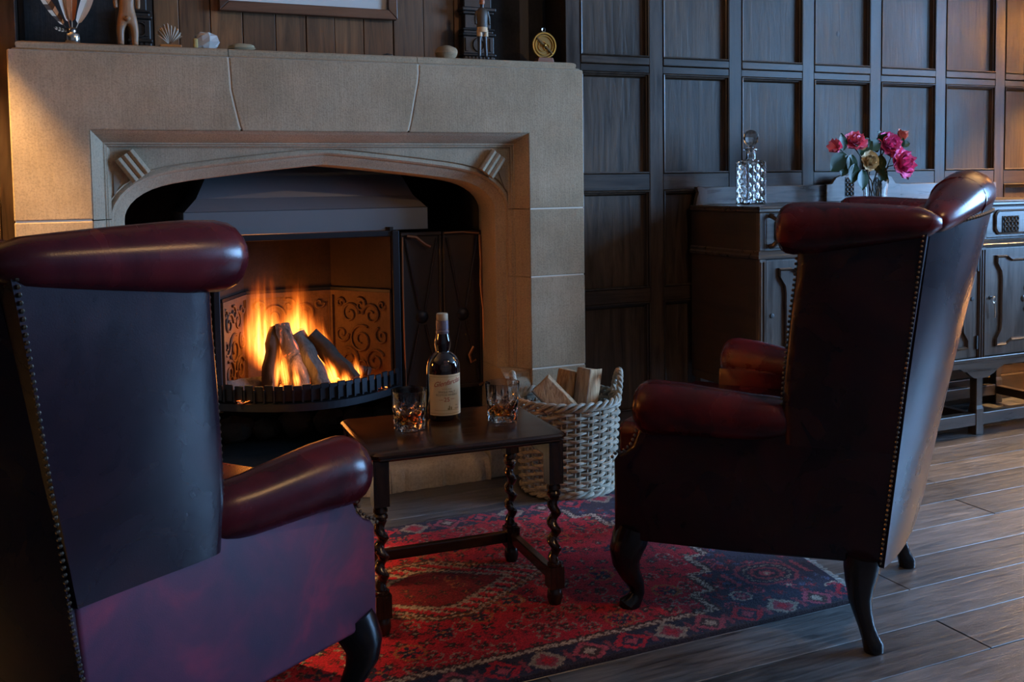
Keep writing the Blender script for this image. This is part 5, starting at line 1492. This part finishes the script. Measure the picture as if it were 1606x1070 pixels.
# painted figurine
pf = thing('painted_figurine', 'slim painted figurine in dark jacket and cream shorts on the mantel', 'figurine', (1.404, YM, ZS))
V = [(0, 0, .108), (0, 0, .124), (0, 0, .15), (0, 0, .176), (0, 0, .19), (0, 0, .200), (0, 0, .216), (-.012, 0, .094), (-.0125, 0, .055), (-.013, 0, .014), (-.014, -.012, .005), (.010, 0, .094), (.0115, 0, .055), (.014, 0, .014), (.018, -.010, .005)]
Ed = [(0, 1), (1, 2), (2, 3), (3, 4), (4, 5), (5, 6), (0, 7), (7, 8), (8, 9), (9, 10), (0, 11), (11, 12), (12, 13), (13, 14)]
Rr = [(.015, .011), (.015, .011), (.017, .011), (.020, .012), .007, .007, (.011, .013), .0085, .007, .006, .006, .0085, .007, .006, .006]
skinned('body', V, Ed, Rr, plain('dark grey stocking paint', (.045, .04, .04), .4), pf)
MB().lathe([(.018, .128), (.0195, .120), (.0205, .104), (.019, .103)], 18, Tm((0, 0, 0), sc=(1.02, .82, 1))).build('shorts', plain('cream painted shorts', (.55, .34, .17), .5), pf, smooth=True)
for s in (-1, 1): MB().lathe([(.0108, .112), (.0115, .088), (.010, .0875)], 14, Tm((s*.0112, 0, 0))).build('shorts_leg', plain('cream painted shorts', (.55, .34, .17), .5), pf, smooth=True)
MB().lathe([(.0215, .122), (.0205, .14), (.0215, .160), (.0225, .178), (.014, .190), (.008, .193)], 18, Tm(sc=(1.02, .75, 1))).build('jacket', plain('dark painted jacket', (.05, .035, .022), .5), pf, smooth=True)
for s in (-1, 1): MB().tube([(s*.020, 0, .180), (s*.0265, .001, .155), (s*.0265, -.004, .132)], [.0065, .006, .005], 8).build('sleeve', plain('dark painted jacket', (.05, .035, .022), .5), pf, smooth=True)
MB().sphere((0, -.001, .214), .012, 12, 8, sc=(.85, .95, 1.15)).build('head', plain('painted skin', (.42, .16, .08), .5), pf, smooth=True)
# brass dial on a wooden stand
ad = thing('brass_astrolabe', 'round brass astrolabe dial on a wooden stand at the right end of the mantel', 'instrument', (1.655, YM, ZS))
MB().prism([(-.036, 0), (.036, 0), (.030, .020), (-.030, .020)], -.018, .018).build('stand', wood('red brown stand', (.16, .05, .02), (.26, .09, .035), 'x', .4), ad, bev=.002)
T = Tm((0, 0, .066), (PI/2, 0, 0))
MB().lathe([(.002, -.006), (.050, -.006), (.0515, -.003), (.0515, .003), (.050, .006), (.044, .006), (.042, .002), (.002, .002)], 44, T).build('plate', M_darkbrass, ad, smooth=True, ang=30)
def ringz(r, th, nm, m=M_brass, z=.0045, cx=0, cz=0):
    MB().tube([(cx+r*math.cos(2*PI*k/36), -z, .066+cz+r*math.sin(2*PI*k/36)) for k in range(36)], th, 6, loop=True).build(nm, m, ad, smooth=True)
ringz(.047, .0034, 'rim'); ringz(.036, .0018, 'scale_ring'); ringz(.018, .0014, 'star_ring', M_brass, .004, -.006, -.004); ringz(.012, .0014, 'star_ring', M_brass, .004, .010, -.006)
rl = MB(); rl.box(-.044, .044, -.0095, -.0065, -.0035, .0035, Tm((0, 0, .066), (0, math.radians(42), 0))); rl.build('rule', plain('dark bronze rule', (.12, .07, .03), .4, .9), ad, bev=.001)
MB().sphere((0, -.010, .066), .005, 10, 6).build('pivot', M_brass, ad, smooth=True)
MB().tube([(.007*math.cos(2*PI*k/16), 0, .125+.008*math.sin(2*PI*k/16)) for k in range(16)], .0016, 5, loop=True).build('hanging_ring', M_silver, ad, smooth=True)
bpy.context.view_layer.update()
